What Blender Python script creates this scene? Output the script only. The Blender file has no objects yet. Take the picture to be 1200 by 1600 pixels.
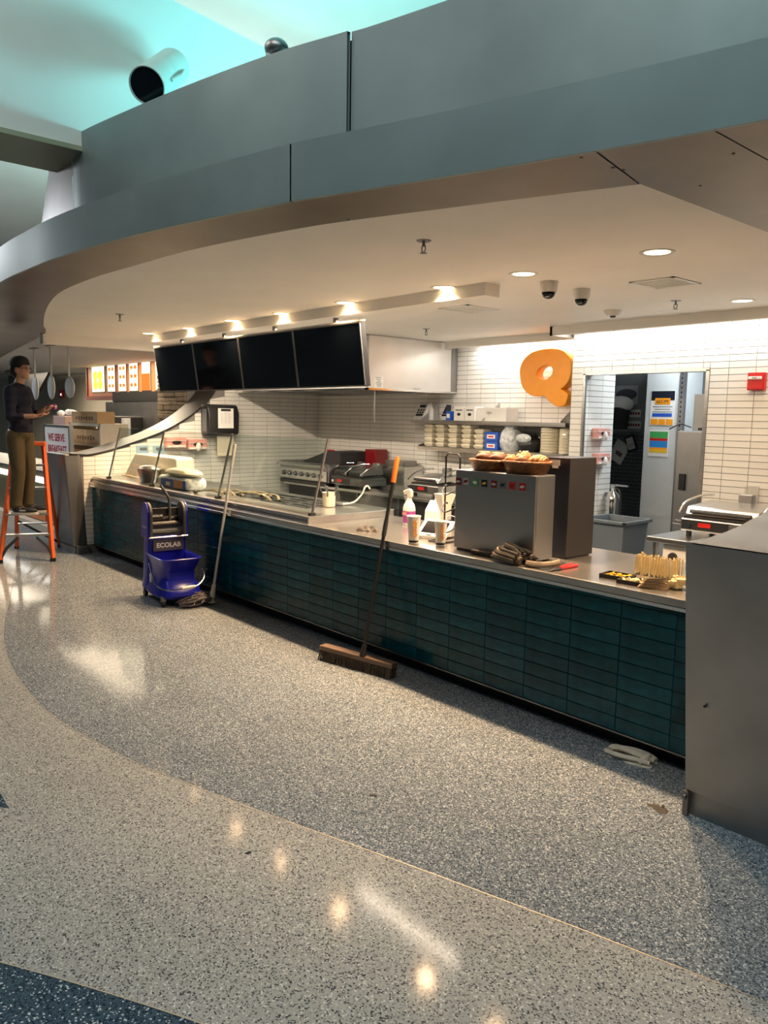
import bpy, bmesh, math, random
from mathutils import Vector, Matrix
random.seed(7)
S = bpy.context.scene
COL = S.collection
PI = math.pi

# ------------------------------------------------------------------ camera (calibrated from the photograph's vanishing points)
F = 1200.0
CAM = Vector((0, 0, 1.75))
_dn = Vector((438.3-600, 10422-800, F)).normalized()
_mx = Vector((-459.8-600, 620-800, F)); _mx = (_mx - _mx.dot(_dn)*_dn).normalized()
_X = -_mx; _Z = -_dn; _Y = _Z.cross(_X)
if _Y.z < 0: _Y = -_Y
M3 = Matrix((_X, _Y, _Z))            # world = M3 @ (right, down, forward)
def U(px, py, X=None, Y=None, Z=None):
    d = M3 @ Vector((px-600, py-800, F))
    if X is not None: t = X/d.x
    elif Y is not None: t = Y/d.y
    else: t = (Z-CAM.z)/d.z
    return CAM + d*t
def PRJ(p):
    c = M3.transposed() @ (Vector(p)-CAM)
    return (600+F*c.x/c.z, 800+F*c.y/c.z, c.z)
cd = bpy.data.cameras.new('camera'); cam = bpy.data.objects.new('camera', cd); COL.objects.link(cam)
cd.sensor_fit = 'VERTICAL'; cd.sensor_height = 24; cd.lens = 24*F/1600; cd.clip_start = .05; cd.clip_end = 200
_r = M3 @ Vector((1,0,0)); _u = M3 @ Vector((0,-1,0)); _b = M3 @ Vector((0,0,-1))
cam.matrix_world = Matrix(((_r.x,_u.x,_b.x,CAM.x),(_r.y,_u.y,_b.y,CAM.y),(_r.z,_u.z,_b.z,CAM.z),(0,0,0,1)))
S.camera = cam

# ------------------------------------------------------------------ world, lights, exposure
W = bpy.data.worlds.new('world'); S.world = W; W.use_nodes = True
W.node_tree.nodes['Background'].inputs[0].default_value = (.40, .52, .56, 1)
W.node_tree.nodes['Background'].inputs[1].default_value = .055
S.view_settings.view_transform = 'Standard'; S.view_settings.look = 'None'
S.view_settings.gamma = 1; S.view_settings.exposure = 0.2; S.view_settings.use_curve_mapping = False
def lamp(kind, name, loc, energy, color, target=None, **kw):
    l = bpy.data.lights.new(name, kind); l.energy = energy; l.color = color
    o = bpy.data.objects.new(name, l); COL.objects.link(o); o.location = loc
    for k, v in kw.items(): setattr(l, k, v)
    if target is not None:
        o.rotation_euler = (Vector(target)-Vector(loc)).to_track_quat('-Z', 'Y').to_euler()
    return o
ZC = 2.64
# cyan cove lamps and an added paler fill above the canopy, washing the high ceiling
CY = (.20, .86, .92)
lamp('AREA', 'cove_light', (-4.3, 3.9, 3.5), 52, CY, (-5.5, 3.7, 5.0), shape='RECTANGLE', size=1.6, size_y=.3)
lamp('AREA', 'cove_light', (-2.2, 4.0, 3.1), 22, CY, (-2.4, 4.8, 6.0), shape='RECTANGLE', size=3.0, size_y=.3)
lamp('AREA', 'cove_light', (-9.0, 4.0, 3.1), 110, (.60,.95,.93), (-9.0, 4.8, 6.0), shape='RECTANGLE', size=3.0, size_y=.3)  # added fill lamp brightening the dim high ceiling at left
# unseen overhead lamps added to fill the hall floor; blue one for its tint
lamp('AREA', 'unseen_hall_lamp', (-1.6, -.1, 6.0), 85, (1, .97, .88), (-1.6, -.1, 0), shape='RECTANGLE', size=2.5, size_y=1.2)
lamp('AREA', 'unseen_hall_lamp', (-6.0, -.3, 6.0), 75, (1, .97, .88), (-6.0, -.1, 0), shape='RECTANGLE', size=2.5, size_y=1.2)
lamp('AREA', 'unseen_hall_lamp', (.5, 1.3, 6.0), 95, (.40, .80, 1), (.3, 1.6, 0), shape='RECTANGLE', size=1.6, size_y=1.0)
lamp('AREA', 'unseen_hall_lamp', (-15, 0.5, 4.6), 160, (.95, .97, 1), (-12.5, 1.8, 0), shape='RECTANGLE', size=2.5, size_y=1.2)
# cool white strip lamps behind the valances that wash the tiled walls
lamp('AREA', 'valance_light', (-5.55, 6.88, 2.60), 15, (1, .97, .90), (-5.55, 6.95, 0), shape='RECTANGLE', size=1.4, size_y=.10)
lamp('AREA', 'valance_light', (-3.0, 6.45, 2.60), 20, (1, .97, .90), (-3.0, 6.54, 0), shape='RECTANGLE', size=3.3, size_y=.10)

# ------------------------------------------------------------------ materials
MATS = {}
def mat(name, col, rough=.5, metal=0, var=0, vscale=8, bump=0, bscale=40, emit=None, estr=0, rnd=0, spec=.5, stretch=None, coat=0):
    if name in MATS: return MATS[name]
    m = bpy.data.materials.new(name); m.use_nodes = True
    nt = m.node_tree; N = nt.nodes; L = nt.links
    b = N['Principled BSDF']
    b.inputs['Roughness'].default_value = rough; b.inputs['Metallic'].default_value = metal
    b.inputs['Base Color'].default_value = (*col, 1)
    b.inputs['Specular IOR Level'].default_value = spec
    if coat: b.inputs['Coat Weight'].default_value = coat; b.inputs['Coat Roughness'].default_value = .08
    tc = N.new('ShaderNodeTexCoord'); vec = tc.outputs['Object']
    if stretch:
        mp = N.new('ShaderNodeMapping'); mp.inputs['Scale'].default_value = stretch
        L.new(vec, mp.inputs['Vector']); vec = mp.outputs['Vector']
    colout = None
    if var or not bump:
        n = N.new('ShaderNodeTexNoise'); n.inputs['Scale'].default_value = vscale; n.inputs['Detail'].default_value = 4
        L.new(vec, n.inputs['Vector'])
        r = N.new('ShaderNodeValToRGB'); v = var or .04
        r.color_ramp.elements[0].position = .3; r.color_ramp.elements[1].position = .7
        r.color_ramp.elements[0].color = (*[max(0, c*(1-v)) for c in col], 1)
        r.color_ramp.elements[1].color = (*[min(1, c*(1+v)) for c in col], 1)
        L.new(n.outputs['Fac'], r.inputs['Fac']); colout = r.outputs['Color']
    if rnd:
        oi = N.new('ShaderNodeObjectInfo'); hs = N.new('ShaderNodeHueSaturation')
        mr = N.new('ShaderNodeMapRange'); mr.inputs['To Min'].default_value = 1-rnd; mr.inputs['To Max'].default_value = 1+rnd
        L.new(oi.outputs['Random'], mr.inputs['Value']); L.new(mr.outputs['Result'], hs.inputs['Value'])
        if colout: L.new(colout, hs.inputs['Color'])
        else: hs.inputs['Color'].default_value = (*col, 1)
        colout = hs.outputs['Color']
    if colout: L.new(colout, b.inputs['Base Color'])
    if bump:
        n2 = N.new('ShaderNodeTexNoise'); n2.inputs['Scale'].default_value = bscale; n2.inputs['Detail'].default_value = 3
        L.new(vec, n2.inputs['Vector'])
        bp = N.new('ShaderNodeBump'); bp.inputs['Strength'].default_value = bump; bp.inputs['Distance'].default_value = .01
        L.new(n2.outputs['Fac'], bp.inputs['Height']); L.new(bp.outputs['Normal'], b.inputs['Normal'])
    if emit:
        b.inputs['Emission Color'].default_value = (*emit, 1); b.inputs['Emission Strength'].default_value = estr
    MATS[name] = m
    return m
def glassmat(name, tint=(.90,.94,.92), ior=1.45, rough=.02):
    m = bpy.data.materials.new(name); m.use_nodes = True; nt = m.node_tree; N = nt.nodes; L = nt.links
    N.remove(N['Principled BSDF']); out = N['Material Output']
    t = N.new('ShaderNodeBsdfTransparent'); t.inputs[0].default_value = (*tint, 1)
    g = N.new('ShaderNodeBsdfGlossy'); g.inputs['Roughness'].default_value = rough
    lw = N.new('ShaderNodeLayerWeight'); lw.inputs['Blend'].default_value = .5
    pw = N.new('ShaderNodeMath'); pw.operation = 'POWER'; pw.inputs[1].default_value = 4; L.new(lw.outputs['Facing'], pw.inputs[0])
    f = N.new('ShaderNodeMath'); f.operation = 'MULTIPLY_ADD'; f.inputs[1].default_value = .7; f.inputs[2].default_value = .05*ior/1.45; L.new(pw.outputs[0], f.inputs[0])
    mx = N.new('ShaderNodeMixShader'); L.new(f.outputs[0], mx.inputs[0]); L.new(t.outputs[0], mx.inputs[1]); L.new(g.outputs[0], mx.inputs[2])
    L.new(mx.outputs[0], out.inputs[0]); MATS[name] = m
    return m
def terrazzo(name, base, dark, light, p_dark, p_light, scale=190, rough=.09):
    m = bpy.data.materials.new(name); m.use_nodes = True; nt = m.node_tree; N = nt.nodes; L = nt.links
    b = N['Principled BSDF']; b.inputs['Specular IOR Level'].default_value = .035; tc = N.new('ShaderNodeTexCoord')
    v = N.new('ShaderNodeTexVoronoi'); v.inputs['Scale'].default_value = scale; L.new(tc.outputs['Object'], v.inputs['Vector'])
    sep = N.new('ShaderNodeSeparateColor'); L.new(v.outputs['Color'], sep.inputs[0])
    r = N.new('ShaderNodeValToRGB'); r.color_ramp.interpolation = 'CONSTANT'; e = r.color_ramp.elements
    e[0].position = 0; e[0].color = (*dark, 1); e[1].position = p_dark*.5; e[1].color = (*[(d*.5+c*.5) for d, c in zip(dark, base)], 1)
    e2 = e.new(p_dark); e2.color = (*base, 1)
    e4 = e.new(p_dark+(1-p_dark)*.5); e4.color = (*[c*1.13 for c in base], 1)
    e3 = e.new(1-p_light); e3.color = (*light, 1)
    L.new(sep.outputs[0], r.inputs['Fac'])
    n = N.new('ShaderNodeTexNoise'); n.inputs['Scale'].default_value = 1.1; n.inputs['Detail'].default_value = 5; L.new(tc.outputs['Object'], n.inputs['Vector'])
    mr = N.new('ShaderNodeMapRange'); mr.inputs['To Min'].default_value = .82; mr.inputs['To Max'].default_value = 1.18; L.new(n.outputs['Fac'], mr.inputs['Value'])
    mul = N.new('ShaderNodeVectorMath'); mul.operation = 'SCALE'; L.new(r.outputs['Color'], mul.inputs[0]); L.new(mr.outputs['Result'], mul.inputs['Scale'])
    L.new(mul.outputs[0], b.inputs['Base Color'])
    mr2 = N.new('ShaderNodeMapRange'); mr2.inputs['To Min'].default_value = rough*.7; mr2.inputs['To Max'].default_value = rough*1.5
    L.new(n.outputs['Fac'], mr2.inputs['Value']); L.new(mr2.outputs['Result'], b.inputs['Roughness'])
    MATS[name] = m
    return m
terrazzo('terrazzo_blue', (.188,.214,.232), (.045,.062,.08), (.46,.49,.50), .40, .10)
terrazzo('terrazzo_pale', (.30,.305,.29), (.055,.062,.07), (.54,.54,.52), .22, .07)
terrazzo('terrazzo_dark', (.045,.075,.105), (.015,.025,.04), (.45,.52,.56), .35, .07)
mat('brass', (.45,.41,.32), .5, .6)
mat('steel', (.56,.56,.55), .28, 1, var=.10, vscale=3, stretch=(1,1,14))
mat('steel_brushed', (.46,.46,.455), .36, 1, var=.03, vscale=2)
mat('steel_dull', (.34,.34,.34), .42, 1, var=.12, vscale=3)
mat('steel_dark', (.20,.205,.21), .38, 1, var=.12, vscale=3)
mat('chrome', (.75,.75,.74), .14, 1)
mat('counter_steel', (.52,.50,.47), .24, .9, var=.12, vscale=5)
mat('fascia', (.235,.305,.31), .48, .45, var=.10, vscale=2.2)
mat('soffit_metal', (.205,.185,.168), .40, .9, var=.16, vscale=2.2)
mat('white_paint', (.85,.82,.77), .6, 0, var=.03, vscale=2)
mat('grey_paint', (.50,.50,.49), .6)
mat('tile_white', (.80,.79,.75), .18, 0, var=.02, rnd=.03)
mat('grout', (.20,.195,.185), .8)
mat('tile_teal', (.003,.054,.074), .16, 0, var=.4, vscale=9, bump=.45, bscale=14, rnd=.22, spec=.22)
mat('grout_teal', (.006,.02,.024), .6)
mat('black', (.012,.012,.013), .45)
mat('black_matte', (.006,.006,.006), .8, spec=.1)
mat('black_gloss', (.004,.006,.010), .08)
mat('toe_kick', (.012,.014,.015), .5)
mat('white_plastic', (.68,.67,.64), .35)
mat('cream_plastic', (.76,.69,.55), .4)
mat('grey_plastic', (.13,.15,.17), .45)
mat('bin_grey', (.09,.115,.14), .5)
mat('blue_plastic', (.008,.012,.30), .28)
mat('dark_grey', (.022,.022,.024), .5)
mat('navy_box', (.006,.009,.022), .4)
mat('orange', (.95,.36,.01), .35)
mat('orange_grip', (.95,.20,.02), .45)
mat('ladder_orange', (.72,.13,.03), .45)
mat('red', (.55,.015,.012), .35)
mat('dark_red', (.22,.008,.012), .3)
mat('paper', (.82,.82,.80), .7)
mat('paper_text', (.12,.12,.13), .7)
mat('cardboard', (.46,.30,.15), .75, var=.08)
mat('cardboard_print', (.16,.09,.04), .8)
mat('blue_print', (.02,.10,.55), .4)
mat('pulp', (.74,.68,.54), .7, var=.06)
mat('brown_paper', (.50,.38,.24), .6)
mat('bread', (.34,.145,.045), .6, var=.35, vscale=18, bump=.3, bscale=60)
mat('bread_dark', (.09,.03,.016), .55, var=.3, vscale=18)
mat('bread_cut', (.55,.38,.20), .8)
mat('wicker', (.19,.072,.018), .5, var=.4, vscale=40, bump=.6, bscale=90)
mat('rag', (.62,.58,.48), .9, var=.15, bump=.5, bscale=60)
mat('yarn', (.13,.12,.13), .95, var=.4, vscale=60)
mat('bristle', (.06,.045,.03), .8, var=.5, vscale=60)
mat('cloth_tan', (.27,.225,.175), .9, var=.2, vscale=30)
mat('cloth_black', (.02,.02,.02), .85)
mat('yellow', (.85,.55,.03), .5)
mat('straw', (.85,.72,.42), .6)
mat('pink', (.75,.36,.32), .4)
mat('purple', (.28,.05,.25), .3)
mat('green', (.05,.38,.10), .5)
mat('blue', (.02,.25,.70), .5)
mat('letter_grey', (.55,.56,.58), .5)
mat('stone', (.30,.25,.19), .85, var=.35, vscale=6, rnd=.35, bump=.5, bscale=20)
mat('wall_beige', (.60,.53,.42), .7)
mat('room_grey', (.28,.30,.31), .6)
mat('room_white', (.62,.65,.66), .5)
mat('diamond_plate', (.20,.21,.22), .4, .8)
mat('menu_orange', (.70,.22,.07), .45)
mat('skin', (.50,.28,.19), .55)
mat('hair', (.012,.009,.007), .6)
mat('cap', (.035,.036,.034), .8)
mat('trousers', (.085,.062,.026), .85, var=.12, vscale=12)
mat('sneaker', (.02,.02,.022), .6)
mat('sole', (.62,.58,.50), .6)
mat('wire', (.35,.35,.35), .3, 1)
mat('wrap', (.62,.66,.68), .18, 0, var=.3, vscale=30, bump=1, bscale=40)
mat('blue_card', (.30,.45,.58), .5); mat('hood_steel', (.60,.59,.57), .38, .35, var=.06, vscale=3)
mat('bread_orange', (.75,.33,.14), .4); mat('tong_warm_reflect', (.72,.60,.42), .25, .9); mat('bread_brown', (.14,.06,.024), .6, var=.3); mat('peach', (.80,.55,.38), .35); mat('cloth_dark', (.09,.08,.065), .9); mat('napkin_dark', (.34,.25,.15), .7)  # tongs: warm reflection painted into the steel as a tan tint
mat('cloth_grey', (.13,.12,.115), .9, var=.2); mat('bronze', (.50,.44,.30), .4, .7); mat('grey_dark_plastic', (.055,.055,.058), .45); mat('broom_wood', (.14,.09,.06), .6); mat('dirt', (.05,.045,.04), .5, var=.5, vscale=90); mat('cap_steel', (.075,.075,.073), .34, .9, var=.1, vscale=3)
mat('olive', (.10,.09,.05), .5); mat('sign_red', (.45,.02,.06), .6); mat('tape', (.55,.40,.22), .4); mat('pink_pale', (.55,.38,.34), .6); mat('menu_dark', (.30,.05,.02), .5); mat('spot_body', (.55,.60,.55), .45)
glassmat('glass'); glassmat('clear_plastic', (.94,.94,.92), 1.35, .12)
def emitmat(name, col, s):
    m = bpy.data.materials.new(name); m.use_nodes = True; N = m.node_tree.nodes
    N.remove(N['Principled BSDF']); e = N.new('ShaderNodeEmission'); e.inputs[0].default_value = (*col, 1); e.inputs[1].default_value = s
    m.node_tree.links.new(e.outputs[0], N['Material Output'].inputs[0]); MATS[name] = m
emitmat('lamp_warm', (1,.72,.36), 9); emitmat('menu_lit', (1,.80,.50), 2.2); emitmat('menu_red', (.95,.16,.03), 1.7); emitmat('menu_yellow', (1,.55,.06), 2.0)
emitmat('strip_soft', (1,.88,.70), 3); emitmat('strip_white', (1,.97,.90), 5); emitmat('alarm_led', (1,.75,.7), 2)
def plaid():
    m = bpy.data.materials.new('plaid'); m.use_nodes = True; nt = m.node_tree; N = nt.nodes; L = nt.links
    b = N['Principled BSDF']; b.inputs['Roughness'].default_value = .9
    tc = N.new('ShaderNodeTexCoord'); outs = []
    for d in ('X', 'Z'):
        w = N.new('ShaderNodeTexWave'); w.bands_direction = d; w.inputs['Scale'].default_value = 3.4; L.new(tc.outputs['Object'], w.inputs['Vector']); outs.append(w.outputs['Fac'])
    a = N.new('ShaderNodeMath'); a.operation = 'ADD'; L.new(outs[0], a.inputs[0]); L.new(outs[1], a.inputs[1])
    r = N.new('ShaderNodeValToRGB'); r.color_ramp.elements[0].color = (.003,.005,.020,1); r.color_ramp.elements[1].color = (.014,.015,.034,1)
    mm = N.new('ShaderNodeMath'); mm.operation = 'MULTIPLY'; mm.inputs[1].default_value = .5; L.new(a.outputs[0], mm.inputs[0])
    L.new(mm.outputs[0], r.inputs[0]); L.new(r.outputs[0], b.inputs['Base Color']); MATS['plaid'] = m
plaid()

# ------------------------------------------------------------------ mesh helpers
class G:
    def __init__(s): s.v = []; s.f = []; s.mi = []; s.cur = 0
    def add(s, vs, fs, T=None):
        o = len(s.v)
        for p in vs:
            p = Vector(p)
            s.v.append(T @ p if T is not None else p)
        for f in fs: s.f.append([i+o for i in f]); s.mi.append(s.cur)
        return s
    def box(s, c, d, T=None):
        x, y, z = c; a, b, e = d[0]/2, d[1]/2, d[2]/2
        vs = [(x+i*a, y+j*b, z+k*e) for i in (-1,1) for j in (-1,1) for k in (-1,1)]
        return s.add(vs, [(0,1,3,2),(4,6,7,5),(0,4,5,1),(2,3,7,6),(0,2,6,4),(1,5,7,3)], T)
    def bb(s, a, b): return s.box([(p+q)/2 for p, q in zip(a, b)], [abs(q-p) for p, q in zip(a, b)])
    def hexa(s, p8): return s.add(p8, [(0,3,2,1),(4,5,6,7),(0,1,5,4),(1,2,6,5),(2,3,7,6),(3,0,4,7)])
    def cyl(s, p0, p1, r0, r1=None, n=16, caps=True):
        r1 = r0 if r1 is None else r1
        return s.tube([p0, p1], [r0, r1], n, caps)
    def tube(s, path, r, n=8, caps=True, flat=1.0, closed=False):
        P = [Vector(p) for p in path]; k = len(P)
        R = r if isinstance(r, (list, tuple)) else [r]*k
        o = len(s.v); up = None
        for i in range(k):
            if closed: t = (P[(i+1) % k]-P[i-1])
            else: t = P[min(i+1, k-1)]-P[max(i-1, 0)]
            t.normalize()
            if up is None:
                a = Vector((0,0,1)) if abs(t.z) < .9 else Vector((1,0,0))
                up = (a-a.dot(t)*t).normalized()
            else:
                up = (up-up.dot(t)*t)
                if up.length < 1e-6: up = Vector((1,0,0))
                up.normalize()
            sd = t.cross(up)
            for j in range(n):
                an = 2*PI*j/n
                s.v.append(P[i]+sd*(math.cos(an)*R[i])+up*(math.sin(an)*R[i]*flat))
        m = k if closed else k-1
        for i in range(m):
            for j in range(n):
                a = o+i*n+j; b = o+i*n+(j+1) % n; i2 = (i+1) % k
                s.f.append([a, b, o+i2*n+(j+1) % n, o+i2*n+j]); s.mi.append(s.cur)
        if caps and not closed:
            s.f.append([o+j for j in range(n)][::-1]); s.mi.append(s.cur)
            s.f.append([o+(k-1)*n+j for j in range(n)]); s.mi.append(s.cur)
        return s
    def lathe(s, prof, c=(0,0,0), n=20, sx=1, sy=1, T=None, cap0=True, cap1=True):
        vs = []; fs = []
        for r, z in prof:
            for j in range(n):
                a = 2*PI*j/n; vs.append((c[0]+r*sx*math.cos(a), c[1]+r*sy*math.sin(a), c[2]+z))
        for i in range(len(prof)-1):
            for j in range(n):
                fs.append((i*n+j, i*n+(j+1) % n, (i+1)*n+(j+1) % n, (i+1)*n+j))
        if cap0: fs.append(tuple(range(n))[::-1])
        if cap1: fs.append(tuple((len(prof)-1)*n+j for j in range(n)))
        return s.add(vs, fs, T)
    def prism(s, poly, h, T=None):
        """polygon in local xy, extruded along local z from 0 to h"""
        n = len(poly)
        vs = [(x, y, 0) for x, y in poly]+[(x, y, h) for x, y in poly]
        fs = [tuple(range(n))[::-1], tuple(range(n, 2*n))]+[(i, (i+1) % n, n+(i+1) % n, n+i) for i in range(n)]
        return s.add(vs, fs, T)
    def ell(s, c, r, n=12, m=8, T=None):
        vs = [(c[0], c[1], c[2]-r[2])]; fs = []
        for i in range(1, m):
            ph = -PI/2+PI*i/m
            for j in range(n):
                a = 2*PI*j/n; vs.append((c[0]+r[0]*math.cos(ph)*math.cos(a), c[1]+r[1]*math.cos(ph)*math.sin(a), c[2]+r[2]*math.sin(ph)))
        vs.append((c[0], c[1], c[2]+r[2])); top = len(vs)-1
        for j in range(n):
            fs.append((0, 1+(j+1) % n, 1+j)); b = 1+(m-2)*n; fs.append((top, b+j, b+(j+1) % n))
        for i in range(m-2):
            for j in range(n): fs.append((1+i*n+j, 1+i*n+(j+1) % n, 1+(i+1)*n+(j+1) % n, 1+(i+1)*n+j))
        return s.add(vs, fs, T)
    def strip(s, A, B):
        n = len(A); return s.add(list(A)+list(B), [(i, i+1, n+i+1, n+i) for i in range(n-1)])
    def mesh(s, name, bevel=0, seg=2, smooth=False, weld=False, off=None):
        me = bpy.data.meshes.new(name)
        vs = s.v if off is None else [v-off for v in s.v]
        me.from_pydata([tuple(v) for v in vs], [], s.f)
        for p, i in zip(me.polygons, s.mi): p.material_index = i
        bm = bmesh.new(); bm.from_mesh(me)
        if weld: bmesh.ops.remove_doubles(bm, verts=bm.verts, dist=1e-5)
        bmesh.ops.recalc_face_normals(bm, faces=bm.faces)
        if bevel:
            ed = [e for e in bm.edges if len(e.link_faces) == 2 and e.calc_face_angle(0) > .5]
            bmesh.ops.bevel(bm, geom=ed, offset=bevel, segments=seg, profile=.5, affect='EDGES', clamp_overlap=True)
        bm.to_mesh(me); bm.free()
        if smooth:
            for p in me.polygons: p.use_smooth = True
            try: me.set_sharp_from_angle(angle=.7)
            except Exception: pass
        return me
ROOTLOC = {}
def obj(name, g, m, parent=None, bevel=0, seg=2, smooth=False, weld=False, label=None, world=False):
    """one mesh object; world=True: the coordinates are world ones and the parent is an unrotated Empty"""
    off = None
    if world and parent is not None:
        off = Vector(); q = parent
        while q is not None: off += ROOTLOC.get(q.name, Vector()); q = q.parent
    me = g.mesh(name, bevel, seg, smooth, weld, off) if isinstance(g, G) else g
    for k in (m if isinstance(m, (list, tuple)) else [m]):
        if k: me.materials.append(MATS[k])
    o = bpy.data.objects.new(name, me); COL.objects.link(o)
    if parent is not None: o.parent = parent
    if label: o['label'] = label
    return o
def tag(o, label, cat, group=None, kind=None):
    o['label'] = label
    if cat: o['category'] = cat
    if group: o['group'] = group
    if kind: o['kind'] = kind
    return o
def thing(name, label, cat, loc=(0,0,0), rz=0, group=None, kind=None):
    o = bpy.data.objects.new(name, None); COL.objects.link(o); o.empty_display_size = .05
    o.location = loc; o.rotation_euler = (0,0,rz); ROOTLOC[o.name] = Vector(loc)
    return tag(o, label, cat, group, kind)
def struct(name, g, m, label, cat, parent=None, **kw):
    o = obj(name, g, m, parent, **kw); tag(o, label, cat, None, 'structure'); return o
def copy_tree(o, parent=None):
    c = o.copy(); COL.objects.link(c); c.parent = parent
    if o.name in ROOTLOC: ROOTLOC[c.name] = ROOTLOC[o.name]
    for ch in list(o.children): copy_tree(ch, c)
    return c
def frame(o, xd, yd):
    """matrix with columns xd, yd, xd x yd at o"""
    x = Vector(xd).normalized(); y = Vector(yd); y = (y-y.dot(x)*x).normalized(); z = x.cross(y); o = Vector(o)
    return Matrix(((x.x,y.x,z.x,o.x),(x.y,y.y,z.y,o.y),(x.z,y.z,z.z,o.z),(0,0,0,1)))
def text(name, s, size, T, m, parent=None, ext=.0006, spacing=1, sx=1, bold=0):
    c = bpy.data.curves.new(name, 'FONT'); c.body = s; c.size = size; c.align_x = 'CENTER'; c.align_y = 'CENTER'; c.extrude = ext; c.space_character = spacing
    c.offset = bold; c.resolution_u = 3
    t = bpy.data.objects.new(name, c); COL.objects.link(t)
    dg = bpy.context.evaluated_depsgraph_get()
    me = bpy.data.meshes.new_from_object(t.evaluated_get(dg)); bpy.data.objects.remove(t)
    me.materials.clear(); me.materials.append(MATS[m])
    o = bpy.data.objects.new(name, me); COL.objects.link(o)
    if parent is not None: o.parent = parent
    o.matrix_local = T @ Matrix.Diagonal((sx,1,1,1))
    return o
def fused(name, g, m, parent, voxel, smooth=6, **kw):
    """fuses overlapping shapes into one continuous skin"""
    o = obj(name, g, m, parent, **kw)
    r = o.modifiers.new('r', 'REMESH'); r.mode = 'VOXEL'; r.voxel_size = voxel
    if smooth: q = o.modifiers.new('s', 'SMOOTH'); q.iterations = smooth; q.factor = .5
    dg = bpy.context.evaluated_depsgraph_get()
    me = bpy.data.meshes.new_from_object(o.evaluated_get(dg)); o.modifiers.clear(); o.data = me
    for p in me.polygons: p.use_smooth = True
    return o
def lerp(a, b, t): return Vector(a)*(1-t)+Vector(b)*t
def spline(P, n):
    """Catmull-Rom through the points, n samples per span"""
    P = [Vector(p) for p in P]; Q = [P[0]*2-P[1]]+P+[P[-1]*2-P[-2]]; out = []
    for i in range(1, len(Q)-2):
        for k in range(n):
            t = k/n; a, b, c, d = Q[i-1], Q[i], Q[i+1], Q[i+2]
            out.append(.5*((2*b)+(-a+c)*t+(2*a-5*b+4*c-d)*t*t+(-a+3*b-3*c+d)*t**3))
    out.append(P[-1]); return out
# ------------------------------------------------------------------ setting: floor
XL = -9.53; YB = 7.01; YD = 6.60; CT = .89; YF = 3.50
def interp(P, x):
    for a, b in zip(P, P[1:]):
        if (a[0] <= x <= b[0]): return a[1]+(b[1]-a[1])*(x-a[0])/(b[0]-a[0])
    return P[0][1] if x < P[0][0] else P[-1][1]
c1pts = [(-16,4.4),(-10,2.75),(-7.73,2.06),(-7.0,1.82),(-6.5,1.67),(-6.03,1.55),(-5.62,1.47),(-5.23,1.42),(-4.75,1.385),(-4.3,1.395),(-3.64,1.49),(-3.1,1.63),(-2.55,1.795),(-2.155,1.92),(-1.88,2.005),(-1.51,2.115),(-1.19,2.206),(-.8,2.305),(-.2,2.43),(.8,2.6),(3,2.85),(8,3.1)]
C1 = [tuple(p[:2]) for p in spline([(x, y, 0) for x, y in c1pts], 6)]
def c2y(x): return -7.976+math.sqrt(max(.01, 10.12**2-(x-2.914)**2))
xs = [-16+24*i/240 for i in range(241)]
g = G()
A = [(x, interp(C1, x), 0) for x in xs]; B = [(x, min(c2y(x), interp(C1, x)-.05), 0) if x > -7 else (x, -12, 0) for x in xs]
g.cur = 0; g.strip(A, [(x, 14, 0) for x in xs])
g.cur = 1; g.strip(B, A)
g.cur = 2; g.strip([(x, -12.5, 0) for x in xs], B)
struct('floor', g, ['terrazzo_blue', 'terrazzo_pale', 'terrazzo_dark'], 'polished speckled terrazzo floor in blue-grey, pale and dark curved bands', 'floor', weld=True)
def divider(name, P, w, m, label):
    g = G(); L_ = []; R_ = []
    for i, p in enumerate(P):
        t = (Vector(P[min(i+1, len(P)-1)])-Vector(P[max(i-1, 0)])).normalized(); n = Vector((-t.y, t.x, 0))*w/2
        L_.append(Vector(p)+n+Vector((0,0,.0012))); R_.append(Vector(p)-n+Vector((0,0,.0012)))
    g.strip(L_, R_); return struct(name, g, m, label, 'trim')
divider('trim_1', [p for p in A if -11 < p[0] < 6], .0045, 'brass', 'thin brass divider strip curving between blue and pale floor bands')
divider('trim_2', [p for p in B if -6 < p[0] < 2.9], .0045, 'brass', 'thin brass divider strip beside the dark floor corner')
g = G(); g.add([(-3.49,.885,.0015),(-3.66,.895,.0015),(-4.3,.95,.0015),(-4.3,.5,.0015),(-3.9,.62,.0015)], [(0,1,2,3,4)])
struct('trim_3', g, 'terrazzo_dark', 'small dark terrazzo inlay point at the left edge of the pale floor', 'trim')

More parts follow.
